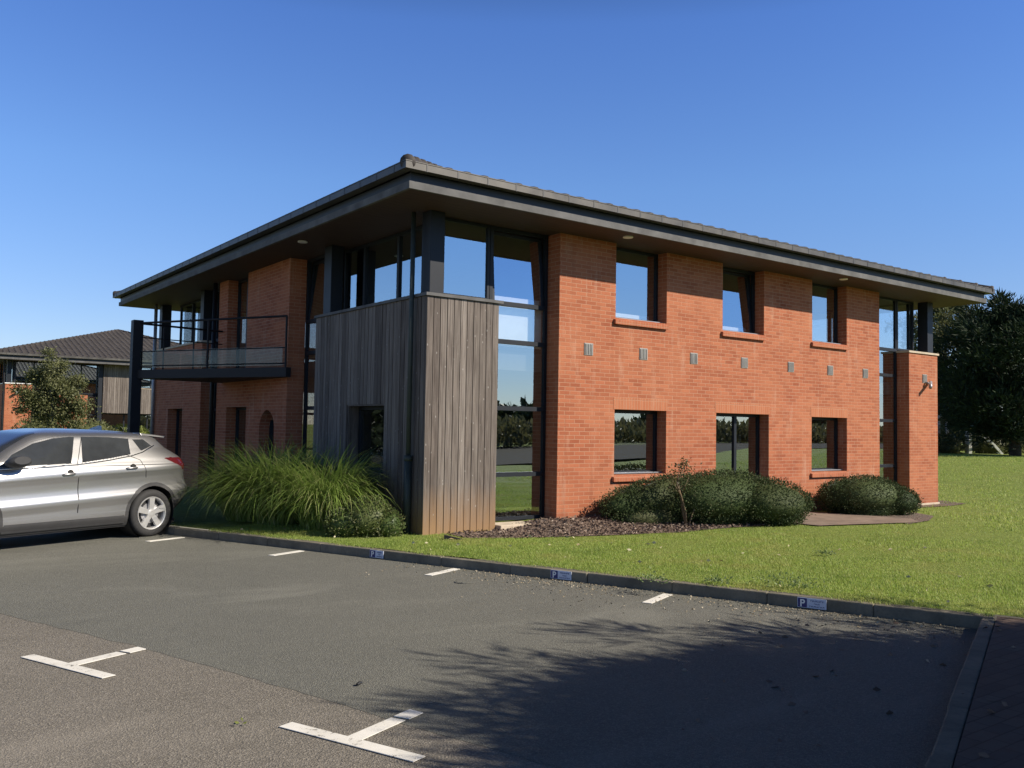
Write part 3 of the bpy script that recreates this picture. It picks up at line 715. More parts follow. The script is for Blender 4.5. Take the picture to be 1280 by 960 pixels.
# ------------------------------------------------------------------ the silver car
def car_paint():
    b = NB('silver_car_paint'); v = b.n('ShaderNodeTexVoronoi'); v.inputs['Scale'].default_value = 900; b.l(b.obj(), v.inputs['Vector'])
    sp = b.n('ShaderNodeSeparateColor'); b.l(v.outputs['Color'], sp.inputs[0])
    b.col(b.ramp(sp.outputs[0], [(0, (.34, .34, .35)), (1, (.48, .48, .48))])); b.setp('Metallic', .85); b.setp('Roughness', .40)
    b.setp('Coat Weight', 1); b.setp('Coat Roughness', .03); return b.mat
M_car = car_paint()
M_cglass = plain('tinted_car_glass', (.040, .044, .048), .06, 0, .3, 3, 1.0)
M_clad2 = plain('grey_black_car_trim', (.045, .045, .047), .55, 0, .15)
M_chrome = plain('bright_trim', (.62, .62, .63), .18, 1, .05)
M_seam = plain('panel_gap', (.008, .008, .008), .8)
M_lamp = plain('red_lamp_lens', (.085, .008, .010), .12, 0, .3, 14, .6, 0, 1)
M_clear = plain('clear_lamp_lens', (.55, .56, .58), .1, .3, .2, 20)
M_tyre = plain('tyre_rubber', (.035, .035, .036), .75, 0, .25, 30, .3)
M_rim = plain('alloy_rim', (.72, .72, .72), .3, .6, .06)
M_plate = plain('white_plate', (.7, .7, .68), .4)
carO = lot(-12.22, 7.247)
car = thing('parked_car', 'silver five door crossover car parked with its rear to the kerb', 'car', carO, math.atan2(-LYv.y, -LYv.x))
_cv = {}
def ip(z, t):
    k = id(t)
    if k not in _cv:                       # monotone cubic through the table
        x = np.array([q[0] for q in t]); y = np.array([q[1] for q in t]); h = np.diff(x); d = np.diff(y) / h
        m_ = np.zeros(len(x)); m_[0], m_[-1] = d[0], d[-1]
        for i in range(1, len(x) - 1):
            m_[i] = 0 if d[i - 1] * d[i] <= 0 else (h[i - 1] + h[i]) / (h[i - 1] / d[i - 1] + h[i] / d[i])
        _cv[k] = (x, y, m_)
    x, y, m_ = _cv[k]; z = min(max(z, x[0]), x[-1]); i = min(int(np.searchsorted(x, z, 'right')) - 1, len(x) - 2); hh = x[i + 1] - x[i]; u = (z - x[i]) / hh
    return float((2 * u**3 - 3 * u**2 + 1) * y[i] + (u**3 - 2 * u**2 + u) * hh * m_[i] + (-2 * u**3 + 3 * u**2) * y[i + 1] + (u**3 - u**2) * hh * m_[i + 1])
REAR = [(.20, -1.86), (.35, -1.92), (.5, -2.07), (.62, -2.135), (.70, -2.14), (.76, -2.11), (.84, -2.08), (.95, -2.06), (1.05, -2.045), (1.13, -2.02), (1.20, -1.95), (1.30, -1.82), (1.40, -1.72), (1.445, -1.66), (1.475, -1.60), (1.50, -1.50), (1.53, -1.25), (1.557, -.88), (1.572, -.45), (1.58, -.2)]
FRNT = [(.20, 2.12), (.35, 2.28), (.5, 2.35), (.62, 2.36), (.75, 2.34), (.85, 2.25), (.93, 2.05), (.99, 1.78), (1.04, 1.50), (1.09, 1.27), (1.15, 1.13), (1.22, .97), (1.35, .73), (1.45, .52), (1.50, .40), (1.53, .28), (1.557, .12), (1.572, .0), (1.58, -.18)]
WID = [(.20, .80), (.27, .845), (.33, .868), (.40, .874), (.47, .876), (.52, .886), (.57, .898), (.60, .899), (.65, .887), (.70, .876), (.76, .872), (.84, .877), (.90, .889), (.94, .898), (.97, .897), (1.02, .882), (1.08, .860), (1.115, .842), (1.16, .822), (1.22, .79), (1.30, .745), (1.38, .70), (1.44, .665), (1.475, .635), (1.50, .59), (1.53, .50), (1.557, .37), (1.572, .22), (1.58, .05)]
zz = np.unique(np.concatenate([np.arange(.20, 1.46, .0065), np.linspace(1.46, 1.53, 14), np.linspace(1.53, 1.58, 12)]))
ts = np.linspace(0, 1, 90)         # across the end faces
us = np.linspace(.0, 1, 560)[1:-1]
def ring(z):
    x0, x1, wd = ip(z, REAR), ip(z, FRNT), ip(z, WID); cx = x0 * .5 + x1 * .5; Al = cx - x0
    nr = 6.5 if z < 1.12 else np.interp(z, [1.12, 1.3], [6.5, 4.5]); nf_ = float(np.interp(z, [.98, 1.14], [4.0, 7.5]))
    pts = []
    kr, kf = .5 ** (1 / nr), .5 ** (1 / nf_)
    def hw(x, n_):
        zc = z - .035 * (-x) * (1 if .4 < z < 1.08 else 0)
        wz = ip(zc, WID) if .42 < z < 1.06 else wd
        hip = .012 * math.exp(-((x + 1.35) / .45) ** 2 - ((z - .85) / .2) ** 2)
        return wz + hip
    for t in ts * kr:
        x = cx - Al * (1 - t ** nr) ** (1 / nr); pts.append((x, t * hw(x, nr)))
    xa = cx - Al * kr; xb = cx + Al * kf
    for u in us:
        x = xa + (xb - xa) * u; n_ = nr if x < cx else nf_
        pts.append((x, hw(x, n_) * max(0, 1 - abs((x - cx) / Al) ** n_) ** (1 / n_)))
    for t in ts[::-1] * kf:
        x = cx + Al * (1 - t ** nf_) ** (1 / nf_); pts.append((x, t * hw(x, nf_)))
    return pts
rings = [ring(z) for z in zz]; m = len(rings[0])
Vc = []; 
for z, rg in zip(zz, rings):
    Vc += [(x, y, z) for x, y in rg] + [(x, -y, z) for x, y in rg[1:-1][::-1]]
k = 2 * m - 2; nz = len(zz); Vc = np.array(Vc)
i0 = (np.arange(nz - 1)[:, None] * k + np.arange(k)[None]); i1 = (np.arange(nz - 1)[:, None] * k + (np.arange(k)[None] + 1) % k)
Fc = np.stack([i0, i0 + k, i1 + k, i1], -1).reshape(-1, 4)
def sh(poly): return [(x - max(0, .87 - ip(z, WID)) * .80, z) for x, z in poly]
FWIN = sh([(.93, 1.085), (.80, 1.235), (.56, 1.375), (.30, 1.443), (.10, 1.462), (.0, 1.465), (-.01, 1.108)])
RWIN = sh([(-.10, 1.466), (-.17, 1.115), (-.60, 1.165), (-.915, 1.215), (-.855, 1.438), (-.5, 1.46)])
QWIN = sh([(-.925, 1.428), (-1.09, 1.262), (-1.275, 1.332), (-1.12, 1.425)])
DLO = sh([(1.02, 1.065), (.83, 1.265), (.58, 1.400), (.30, 1.470), (-.08, 1.488), (-.6, 1.482), (-1.02, 1.455), (-1.14, 1.44), (-1.31, 1.335), (-1.11, 1.245), (-.93, 1.197), (-.6, 1.145), (-.10, 1.092)])
def snap(poly, tol=.0036):
    n = len(poly); m_ = np.abs(Vc[:, 1]) > .33
    for q in range(n):
        (x0, z0), (x1, z1) = poly[q], poly[(q + 1) % n]; dx, dz = x1 - x0, z1 - z0
        t = ((Vc[:, 0] - x0) * dx + (Vc[:, 2] - z0) * dz) / (dx * dx + dz * dz); px, pz = x0 + t * dx, z0 + t * dz
        k_ = m_ & (t > -.01) & (t < 1.01) & (np.hypot(Vc[:, 0] - px, Vc[:, 2] - pz) < tol); Vc[k_, 0] = px[k_]; Vc[k_, 2] = pz[k_]
for q in (FWIN, RWIN, QWIN, DLO): snap(q)
cen = Vc[Fc].mean(1); X, Yc, Z = cen[:, 0], cen[:, 1], cen[:, 2]; aY = np.abs(Yc)
fn = np.cross(Vc[Fc[:, 2]] - Vc[Fc[:, 0]], Vc[Fc[:, 3]] - Vc[Fc[:, 1]]); fn /= np.linalg.norm(fn, axis=1, keepdims=True) + 1e-9
def inpoly(px, pz, poly):
    c = np.zeros(len(px), bool); n = len(poly)
    for i in range(n):
        (x0, z0), (x1, z1) = poly[i], poly[(i + 1) % n]
        if z0 == z1: continue
        hit = ((z0 > pz) != (z1 > pz)) & (px < (x1 - x0) * (pz - z0) / (z1 - z0) + x0); c ^= hit
    return c
side = (np.abs(fn[:, 1]) > .45)
gside = (aY > .36); 
win_f = gside & inpoly(X, Z, FWIN); win_r = gside & inpoly(X, Z, RWIN); win_q = gside & inpoly(X, Z, QWIN)
dlo = gside & inpoly(X, Z, DLO) & ~win_f & ~win_r & ~win_q
pill = dlo & inpoly(X, Z, [(.01, 1.10), (-.02, 1.478), (-.09, 1.478), (-.17, 1.10)])
wsh = (X > .15) & (Z > 1.10) & (Z < 1.525) & (fn[:, 0] > .15) & (aY < .735 - (Z - 1.1) * .50)
rwn = (X < -1.2) & (Z > 1.16) & (Z < 1.42) & (fn[:, 0] < -.4) & (aY < .58)
tl = (X < -1.30) & (inpoly(X, Z, [(-1.53, 1.15), (-1.66, 1.16), (-2.2, 1.14), (-2.2, 1.0), (-2.03, .965), (-1.93, .98), (-1.76, 1.05)]) | ((fn[:, 0] < -.45) & (Z > .97) & (Z < 1.13) & (aY > .48)))
hl = (X > 1.75) & (Z > .74) & (Z < .93) & (aY > .45)
gr = (X > 2.1) & (Z > .36) & (Z < .86) & (aY < .46)
da = np.minimum(np.hypot(X + 1.323, Z - .345), np.hypot(X - 1.323, Z - .345))
hole = (da < .40) & (Z < .80) & (aY > .6)
arch = (da < .455) & (Z < .84) & (aY > .6) & ~hole
low = (Z < .335) | ((Z < .40) & (np.abs(X) < .86) & (Z < .35)) | ((X < -1.75) & (Z < .52))
def near(px, pz, poly, tol):
    best = np.full(len(px), 9.)
    for (x0, z0), (x1, z1) in zip(poly[:-1], poly[1:]):
        dx, dz = x1 - x0, z1 - z0; t = np.clip(((px - x0) * dx + (pz - z0) * dz) / (dx * dx + dz * dz), 0, 1)
        best = np.minimum(best, np.hypot(px - x0 - t * dx, pz - z0 - t * dz))
    return best < tol
GAP = [sh([(-.085, 1.495), (-.10, 1.1), (-.135, .34)]), [(-.88, 1.22), (-1.11, 1.13), (-1.16, 1.0), (-1.185, .86)], [(1.08, 1.06), (1.06, .8), (1.0, .345)], [(-.73, .335), (1.0, .335)]]
gap = np.zeros(len(X), bool)
for g_ in GAP: gap |= side & near(X, Z, g_, .0075)
gap &= ~(hole | win_f | win_r)
DOORF = [(-.10, 1.09), (-.135, .335), (1.0, .335), (1.06, .8), (1.08, 1.06)]
DOORR = [(-.10, 1.09), (-.135, .335), (-.75, .335), (-.86, .60), (-1.0, .76), (-1.185, .86), (-1.16, 1.0), (-1.11, 1.13), (-.9, 1.2)]
df = side & inpoly(X, Z, DOORF); dr = side & inpoly(X, Z, DOORR)
cls = np.zeros(len(X), int)                      # 0 body
cls[df & ~arch] = 1; cls[dr & ~arch] = 2
for mask, v in ((dlo, 3), (win_f, 4), (win_r, 5), (win_q, 6), (wsh, 7), (rwn, 8), (tl, 9), (hl, 10), (gr, 11), (arch | low, 12), (hole, -1)): cls[mask] = v
base_me = bpy.data.meshes.new('tmp'); base_me.from_pydata(Vc.tolist(), [], Fc.tolist()); base_me.update()
vn = np.zeros(len(Vc) * 3, np.float32); base_me.vertices.foreach_get('normal', vn); vn = vn.reshape(-1, 3)
bpy.data.meshes.remove(base_me)
def piece(name, mask, mats, parent, mi=None, label=None):
    f = Fc[mask]
    if not len(f): return None
    u, inv = np.unique(f, return_inverse=True)
    o = npmesh(name, Vc[u], inv.reshape(f.shape), mats, parent, True, None if mi is None else mi[mask])
    o.data.normals_split_custom_set_from_vertices(vn[u].tolist())
    if label: o['label'] = label
    return o
gi = np.zeros(len(X), int)
L_ = Yc > 0
body = piece('body', cls == 0, [M_car, M_seam], car, gi)
for sd in (L_, ~L_):
    a = piece('front_door', (cls == 1) & sd, [M_car, M_seam], car, gi); b_ = piece('rear_door', (cls == 2) & sd, [M_car, M_seam], car, gi)
    piece('side_window', (cls == 4) & sd, M_cglass, a); piece('side_window', (cls == 5) & sd, M_cglass, b_)
    piece('quarter_window', (cls == 6) & sd, M_cglass, car)
    fr_ = piece('window_frame', (cls == 3) & sd, [M_car, M_clad2], car, ((Z > 1.49) * 1))
    piece('tail_light', (cls == 9) & sd, M_lamp, car); piece('headlight', (cls == 10) & sd, M_clear, car)
    s = 1 if sd is L_ else -1
    for (hx, hz), par in (((.02, .965), a), ((-.94, 1.02), b_)):
        h = MB(); yy = s * .915
        h.tube([(hx + .10, s * .893, hz - .004), (hx + .08, yy, hz), (hx - .06, yy + s * .004, hz + .006), (hx - .085, s * .893, hz + .004)], [.012, .015, .016, .013], 8)
        h.tube([(hx - .02, s * .886, hz + .01), (hx - .02, s * .8945, hz + .01)], [.052, .046], 14, 1)
        h.build('door_handle', [M_car, M_seam], par, smooth=True)
    mi_ = MB(); x0 = .74
    prof = [(.0, 1.085, .03), (.03, 1.09, .075), (.10, 1.10, .088), (.17, 1.115, .085), (.215, 1.13, .06)]
    rg = []
    for dy, zc_, r_ in prof:
        rg.append([(x0 + .03 + .15 * math.cos(t) * r_ / .085, s * (.86 + dy), zc_ + .045 + r_ * .85 * math.sin(t)) for t in np.linspace(0, 2 * math.pi, 14, endpoint=False)])
    vs = [p for q in rg for p in q]; fs = [(i * 14 + j, i * 14 + (j + 1) % 14, (i + 1) * 14 + (j + 1) % 14, (i + 1) * 14 + j) for i in range(4) for j in range(14)]
    mi_.add(vs, fs); mi_.add(rg[-1], [tuple(range(14))]); mi_.add(rg[0], [tuple(range(14))])
    mi_.build('door_mirror', M_clad2, a, smooth=True)
piece('windscreen', cls == 7, M_cglass, car); piece('rear_window', cls == 8, M_cglass, car)
piece('grille', cls == 11, M_black, car); piece('wheel_arch_trim', cls == 12, M_clad2, car)
# shut lines between the panels
for s in (1, -1):
    vs_ = Vc[Vc[:, 1] * s > .3]
    for g_ in GAP[:3]:
        pts = []
        for (x0, z0), (x1, z1) in zip(g_[:-1], g_[1:]):
            for t_ in np.linspace(0, 1, 8, endpoint=False):
                x, z = x0 + (x1 - x0) * t_, z0 + (z1 - z0) * t_; q_ = vs_[np.argmin((vs_[:, 0] - x) ** 2 + (vs_[:, 2] - z) ** 2)]; pts.append((x, q_[1] + s * .0012, z))
        st = MB(); st.tube(pts, .0042, 6); st.build('shut_line', M_seam, car, smooth=True)
# bright strip round the side glass
for s in (1, -1):
    st = MB(); pl_ = []
    for x, z in sh([(-1.30, 1.338), (-1.11, 1.24), (-.93, 1.192), (-.6, 1.14), (-.10, 1.087), (.4, 1.066), (.95, 1.058)]):
        pl_.append((x, s * (ip(z, WID) * (1 - abs((x - .0) / 2.2) ** 6) ** (1 / 6) + .002), z))
    st.tube(pl_, .008, 6); st.build('window_trim', M_chrome, car, smooth=True)
un = MB(); un.box((-1.78, -.78, .18), (2.05, .78, .235)); un.box((-.88, -.84, .235), (.88, .84, .5)); un.box((-1.75, -.55, .235), (2.0, .55, .8)); un.build('underbody', M_black, car)
fin = MB(); fin.hexa([(-.80, -.03, 1.553), (-1.02, -.035, 1.530), (-1.02, .035, 1.530), (-.80, .03, 1.553), (-.985, -.006, 1.625), (-1.03, -.008, 1.615), (-1.03, .008, 1.615), (-.985, .006, 1.625)]); fin.build('roof_aerial', M_white, car, bevel=.006)
spo = MB()
spo.hexa([(-1.72, -.56, 1.45), (-1.72, .56, 1.45), (-1.3, .58, 1.49), (-1.3, -.58, 1.49), (-1.745, -.54, 1.475), (-1.745, .54, 1.475), (-1.28, .56, 1.522), (-1.28, -.56, 1.522)])
spo.build('spoiler', M_car, car, bevel=.01)
pl2 = MB(); pl2.box((-2.13, -.26, .78), (-2.06, .26, .89)); pl2.build('number_plate', M_plate, car)
def lathe(mb, prof, n, cx, cz, sgn, y0, m=0):
    o = len(mb.v)
    for (r_, y) in prof:
        for k_ in range(n):
            t = 2 * math.pi * k_ / n; mb.v.append((cx + r_ * math.cos(t), sgn * (y0 + y), cz + r_ * math.sin(t)))
    for i in range(len(prof) - 1):
        for k_ in range(n): mb.f.append((o + i * n + k_, o + i * n + (k_ + 1) % n, o + (i + 1) * n + (k_ + 1) % n, o + (i + 1) * n + k_)); mb.m.append(m)
for wx in (-1.323, 1.323):
    for s in (1, -1):
        tz = .345; y0 = .865
        ty = MB(); lathe(ty, [(.235, -.20), (.30, -.205), (.335, -.19), (.345, -.16), (.345, -.05), (.336, -.02), (.31, -.004), (.275, .002), (.247, -.006), (.235, -.02)], 56, wx, tz, s, y0)
        wh = ty.build('wheel', M_tyre, car, smooth=True)
        rm_ = MB(); lathe(rm_, [(.243, -.012), (.240, -.002), (.225, -.006), (.215, -.03), (.21, -.14)], 56, wx, tz, s, y0)
        a0 = math.radians(90)
        for k_ in range(5):
            t = a0 + k_ * 2 * math.pi / 5; ct, st_ = math.cos(t), math.sin(t)
            def P(r_, l_, y): return (wx + r_ * ct - l_ * st_, s * (y0 + y), tz + r_ * st_ + l_ * ct)
            rm_.hexa([P(.035, -.034, -.06), P(.035, .034, -.06), P(.225, .052, -.035), P(.225, -.052, -.035), P(.035, -.034, -.018), P(.035, .034, -.018), P(.222, .046, -.006), P(.222, -.046, -.006)])
        lathe(rm_, [(.066, -.05), (.062, -.016), (.03, -.010), (.0, -.010)], 24, wx, tz, s, y0)
        rm_.build('rim', M_rim, wh)
        dk = MB(); lathe(dk, [(.205, -.075), (.0, -.075)], 32, wx, tz, s, y0); lathe(dk, [(.39, -.30), (.39, -.02)], 40, wx, tz, s, y0); lathe(dk, [(.39, -.30), (.0, -.30)], 40, wx, tz, s, y0)
        dk.build('wheel_well', M_black, car)
        dk2 = MB(); lathe(dk2, [(.15, -.07), (.15, -.06), (.0, -.06)], 32, wx, tz, s, y0); dk2.build('brake_disc', M_pipez, wh)

# ------------------------------------------------------------------ plants
def leaves(name, P, size, mat, parent=None, D=None, flat=.5, asp=.5, core=None):
    """one small bent leaf per point"""
    n = len(P); P = np.asarray(P, float)
    d = rng.normal(size=(n, 3)) if D is None else np.asarray(D) + rng.normal(size=(n, 3)) * flat
    d /= np.linalg.norm(d, axis=1, keepdims=True) + 1e-9
    e = np.cross(d, rng.normal(size=(n, 3))); e /= np.linalg.norm(e, axis=1, keepdims=True) + 1e-9
    f = np.cross(d, e)
    s = (size * rng.uniform(.6, 1.35, n))[:, None]
    a = P; b = P + d * s * .5 + e * s * asp * .5 - f * s * .08; c = P + d * s; g = P + d * s * .5 - e * s * asp * .5 - f * s * .08
    V = np.stack([a, b, c, g], 1).reshape(-1, 3); F = np.arange(4 * n).reshape(-1, 4)
    return npmesh(name, V, F, mat, parent)
def ell(n, c, r, shell=.12):
    u = rng.normal(size=(n, 3)); u /= np.linalg.norm(u, axis=1, keepdims=True)
    q = 1 + shell * rng.normal(size=(n, 1)) - shell * .4
    return np.array(c) + u * np.array(r) * q, u
def blobcore(name, blobs, mat, parent, k=.88):
    mb = MB()
    for c, r in blobs:
        n1, n2 = 18, 10; o = []
        vs = []
        for i in range(n2 + 1):
            ph = math.pi * i / n2
            for j in range(n1):
                th = 2 * math.pi * j / n1; q = k * (1 + .05 * math.sin(3 * th + ph * 4 + c[0] * 9))
                vs.append((c[0] + r[0] * q * math.sin(ph) * math.cos(th), c[1] + r[1] * q * math.sin(ph) * math.sin(th), c[2] + r[2] * q * math.cos(ph)))
        fs = [(i * n1 + j, i * n1 + (j + 1) % n1, (i + 1) * n1 + (j + 1) % n1, (i + 1) * n1 + j) for i in range(n2) for j in range(n1)]
        mb.add(vs, fs)
    return mb.build(name, mat, parent, smooth=True)
def hedge(label, blobs, n, size=.045, group=None, name='clipped_hedge', mat=None, bumps=26):
    mat = mat or M_hedge
    t = thing(name, label, 'hedge' if 'hedge' in name else 'shrub', (blobs[0][0][0], blobs[0][0][1], 0), group=group)
    loc = Vector(t.location)
    area = [r[0] * r[1] + r[0] * r[2] + r[1] * r[2] for c, r in blobs]; tot = sum(area)
    PP = []; DD = []
    for (c, r), a in zip(blobs, area):
        p, u = ell(int(n * a / tot), c, r, .05)
        # uneven clumps
        ph = rng.uniform(0, 6, (bumps, 3)); 
        lump = sum(np.sin(p @ (rng.normal(size=3) * (5 if i < 4 else 13)) + ph[i, 0]) for i in range(8)) / 6
        p = np.array(c) + (p - np.array(c)) * (1 + .055 * lump[:, None])
        ok = p[:, 2] > gz(p[:, 0], p[:, 1]) - .02
        for (c2, r2) in blobs:
            if c2 is c: continue
            ok &= (((p - np.array(c2)) / np.array(r2)) ** 2).sum(1) > .72
        PP.append(p[ok]); DD.append((u + [0, 0, .35])[ok])
    P = np.concatenate(PP); D = np.concatenate(DD)
    o = leaves('foliage', P - np.array(loc), size, mat, t, D, .75, .55)
    # loose shoots standing proud of the trim
    k = rng.choice(len(P), len(P) // 14); 
    tag(leaves('shoots', P[k] - np.array(loc) + D[k] * rng.uniform(.0, .06, (len(k), 1)), size * 1.1, mat, t, D[k], .4, .4), kind='stuff')
    blobcore('inner_growth', [((c[0] - loc.x, c[1] - loc.y, c[2]), r) for c, r in blobs], mat, t)
    return t
hedge('wide dark clipped hedge in front of the glazed door', [((5.45, -.92, .54), (1.25, .72, .45)), ((6.05, -1.30, .47), (.80, .78, .40)), ((4.75, -.52, .53), (1.25, .46, .39)), ((3.95, -.40, .44), (.80, .34, .33)), ((5.5, -.9, .25), (1.0, .55, .3)), ((6.1, -1.35, .25), (.55, .58, .3)), ((4.4, -.55, .25), (1.1, .36, .28))], 52000, .033)
hedge('round dark clipped hedge beside the brick corner pier', [((9.95, -.85, .42), (.88, .64, .40)), ((10.5, -1.12, .32), (.5, .5, .32)), ((9.45, -.6, .40), (.5, .42, .34)), ((10.0, -.85, .14), (.82, .55, .28))], 26000, .033)
# ornamental grass: three arching tufts
def tuft(x, y, n, L, label, sp=.30, lean=(0, 0)):
    z0 = gzf(x, y); S = 8
    az = rng.uniform(0, 2 * math.pi, n); r = sp * np.sqrt(rng.uniform(0, 1, n)); aa = rng.uniform(0, 2 * math.pi, n)
    base = np.stack([r * np.cos(aa), r * np.sin(aa), np.zeros(n)], 1)
    az = np.where(rng.uniform(size=n) < .6, aa + rng.normal(0, .7, n), az)
    ln = L * rng.uniform(.55, 1.1, n); e0 = np.radians(rng.uniform(55, 89, n)); curl = np.radians(rng.uniform(60, 150, n))
    V = np.zeros((n, S + 1, 2, 3)); p = base.copy(); wd = rng.uniform(.0045, .0085, n)
    dirh = np.stack([np.cos(az) + lean[0], np.sin(az) + lean[1], 0 * az], 1); dirh /= np.linalg.norm(dirh, axis=1, keepdims=True)
    sidev = np.stack([-dirh[:, 1], dirh[:, 0], 0 * az], 1)
    for s in range(S + 1):
        t = s / S; q = (wd * (1 - t ** 2.2) + .0006)[:, None]
        V[:, s, 0] = p + sidev * q; V[:, s, 1] = p - sidev * q
        e = e0 - curl * (t ** 1.5)
        p = p + (dirh * np.cos(e)[:, None] + np.array([0, 0, 1]) * np.sin(e)[:, None]) * (ln / S)[:, None]
    V[..., 2] = np.maximum(V[..., 2], .01)
    V = V.reshape(-1, 3); b0 = (np.arange(n) * (S + 1) * 2)[:, None] + np.arange(S)[None] * 2
    F = np.stack([b0, b0 + 1, b0 + 3, b0 + 2], -1).reshape(-1, 4)
    o = npmesh('ornamental_grass', V, F, M_pampas, smooth=True); o.location = (x, y, z0)
    tag(o, label, 'ornamental grass', 'arching grass tufts beside the timber clad wall'); return o
tuft(-.85, 1.45, 3600, 1.48, 'arching green grass tuft nearest the timber clad corner', .34)
tuft(-1.2, 2.4, 3800, 1.58, 'arching green grass tuft in the middle of the three', .36)
tuft(-1.42, 3.1, 3200, 1.40, 'arching green grass tuft nearest the silver car', .34)
hedge('small pale green bushy shrub at the foot of the arching grass', [((-.68, .40, .36), (.36, .34, .30)), ((-.95, .50, .28), (.28, .26, .24)), ((-.45, .25, .27), (.24, .24, .22))], 5200, .038, name='low_shrub', mat=M_sedum)
# pruned rose
t = thing('rose_bush', 'sparse pruned rose bush with bare stems in front of the dark hedge', 'shrub', (4.32, -1.12, gzf(4.32, -1.12)))
st = MB()
st.tube([(0, 0, -.05), (-.03, .0, .25), (-.16, -.02, .52), (-.24, .0, .72)], [.022, .019, .014, .007], 8)
st.tube([(0.02, 0, -.05), (-.05, .03, .22), (-.10, .04, .5), (-.16, .05, .78), (-.10, .06, .98)], [.020, .018, .014, .009, .005], 8)
st.tube([(0.03, 0, -.02), (.14, .0, .2), (.30, .02, .42), (.33, .02, .43)], [.014, .013, .011, .012], 8)
for a_, b_ in (((-.24, 0, .72), (-.33, .05, .9)), ((-.24, 0, .72), (-.12, -.04, .95)), ((-.16, -.02, .52), (-.36, -.03, .75)), ((-.16, .05, .78), (.02, .04, 1.02)), ((-.1, .04, .5), (.05, 0, .8)), ((.32, .02, .42), (.36, .03, .5))):
    st.tube([a_, b_], [.007, .003], 6)
st.build('stems', plain('rose_stem', (.15, .105, .06), .8, 0, .35, 20), t, smooth=True)
P = []
for c, r_, n_ in (((-.3, .03, .86), .13, 60), ((-.1, .0, .95), .12, 90), ((.0, .03, 1.0), .10, 60), ((-.34, -.03, .72), .10, 40), ((-.12, .03, .66), .14, 50)):
    P.append(np.array(c) + rng.normal(0, r_ * .6, (n_, 3)))
leaves('foliage', np.concatenate(P), .05, M_rose, t)
# weeds along the kerb
for wx, wy, r_, lab in ((.98, -5.50, .30, 'grey green weed patch spilling over the kerb near the last parking sign'), (.02, -4.55, .16, 'small dark weed in the lawn near the middle of the kerb'), (.55, -4.95, .12, 'tiny weed by the kerb between the two nearest signs'),
                       (3.4, -4.3, .12, 'small weed rosette in the open lawn')):
    n_ = int(900 * r_); q = rng.normal(0, r_ * .5, (n_, 3)); q[:, 2] = np.abs(q[:, 2]) * .35
    q = np.array([q[:, 0] * LXv.x * 1.1 + q[:, 1] * LYv.x * .7, q[:, 0] * LXv.y * 1.1 + q[:, 1] * LYv.y * .7, q[:, 2] + .02]).T
    d_ = q * [1, 1, .2] + [0, 0, .12]
    t = thing('weed', lab, 'weed', (wx, wy, gzf(wx, wy)))
    o = leaves('leaves', q, .032, M_weed, t, d_ / np.linalg.norm(d_, axis=1, keepdims=True), .6, .45)

# lawn blades
def blades(name, n, fx, hgt, wid, keep):
    P = fx(n); P = P[keep(P[:, 0], P[:, 1])]; n = len(P)
    z = gz(P[:, 0], P[:, 1]); az = rng.uniform(0, 2 * math.pi, n); tl_ = rng.uniform(.1, .9, n)
    pat = .75 + .35 * np.sin(P[:, 0] * 1.7 + np.sin(P[:, 1] * 1.3) * 2) * np.sin(P[:, 1] * 2.1 + 1) 
    h = hgt * rng.uniform(.5, 1.3, n) * pat
    b = np.stack([P[:, 0], P[:, 1], z - .004], 1); d = np.stack([np.cos(az), np.sin(az), 0 * az], 1); s = np.stack([-d[:, 1], d[:, 0], 0 * az], 1) * (wid * rng.uniform(.7, 1.3, n))[:, None]
    tip = b + d * (h * tl_)[:, None]; tip[:, 2] += h
    V = np.stack([b - s, b + s, tip], 1).reshape(-1, 3)
    return npmesh(name, V, np.arange(3 * n).reshape(-1, 3), M_blade)
def lc(x, y):
    dx, dy = x - LO.x, y - LO.y; return dx * LXv.x + dy * LXv.y, dx * LYv.x + dy * LYv.y
def inbed(x, y, poly):
    return inpoly(np.asarray(x), np.asarray(y), poly)
PATHP = [(6.4, -2.2), (7.6, -2.42), (9.6, -2.45), (11.0, -1.8), (11.4, -1.1), (10.6, -.4), (9.3, .2), (6.2, .2)]
def keep(x, y):
    a_, b_ = lc(x, y); edge = KY + .07 + .05 * np.sin(a_ * 5) + rng.uniform(-.05, .05, len(a_))
    k_ = ((b_ > edge) & (b_ > PY1 + 0 * a_) | ((b_ > edge) & (a_ < KX + .1)) | (a_ > PX1 + .02))
    k_ &= ~((x > 0) & (x < W) & (y > -.02) & (y < W)) & ~inbed(x, y, BED) & ~inbed(x, y, PATHP)
    k_ &= ~((x > -.9) & (x < .2) & (y > 0) & (y < 4.2) & (rng.uniform(size=len(x)) < .8))
    return k_
def near_pts(n):
    a_ = rng.uniform(-10.6, 3.5, n); b_ = KY + rng.gamma(1.3, 2.4, n)
    return np.stack([LO.x + a_ * LXv.x + b_ * LYv.x, LO.y + a_ * LXv.y + b_ * LYv.y], 1)
def far_pts(n):
    x = rng.uniform(9, 40, n); y = rng.uniform(-14, 14, n); return np.stack([x, y], 1)
tag(blades('grass', 420000, near_pts, .034, .0040, keep), kind='stuff')
tag(blades('grass', 130000, far_pts, .055, .011, keep), kind='stuff')
# bark chips
q = np.array(BED); n = 9000
P = np.stack([rng.uniform(.3, 6.6, n), rng.uniform(-1.75, .1, n)], 1); P = P[inbed(P[:, 0], P[:, 1], BED)]
P3 = np.stack([P[:, 0], P[:, 1], gz(P[:, 0], P[:, 1]) + .014 + np.abs(rng.normal(0, .010, len(P)))], 1)
tag(leaves('bark_chips', P3, .05, M_chip, None, np.tile([1., 0, 0], (len(P3), 1)) * 0 + rng.normal(size=(len(P3), 3)) * [1, 1, .25], .1, .55), kind='stuff')
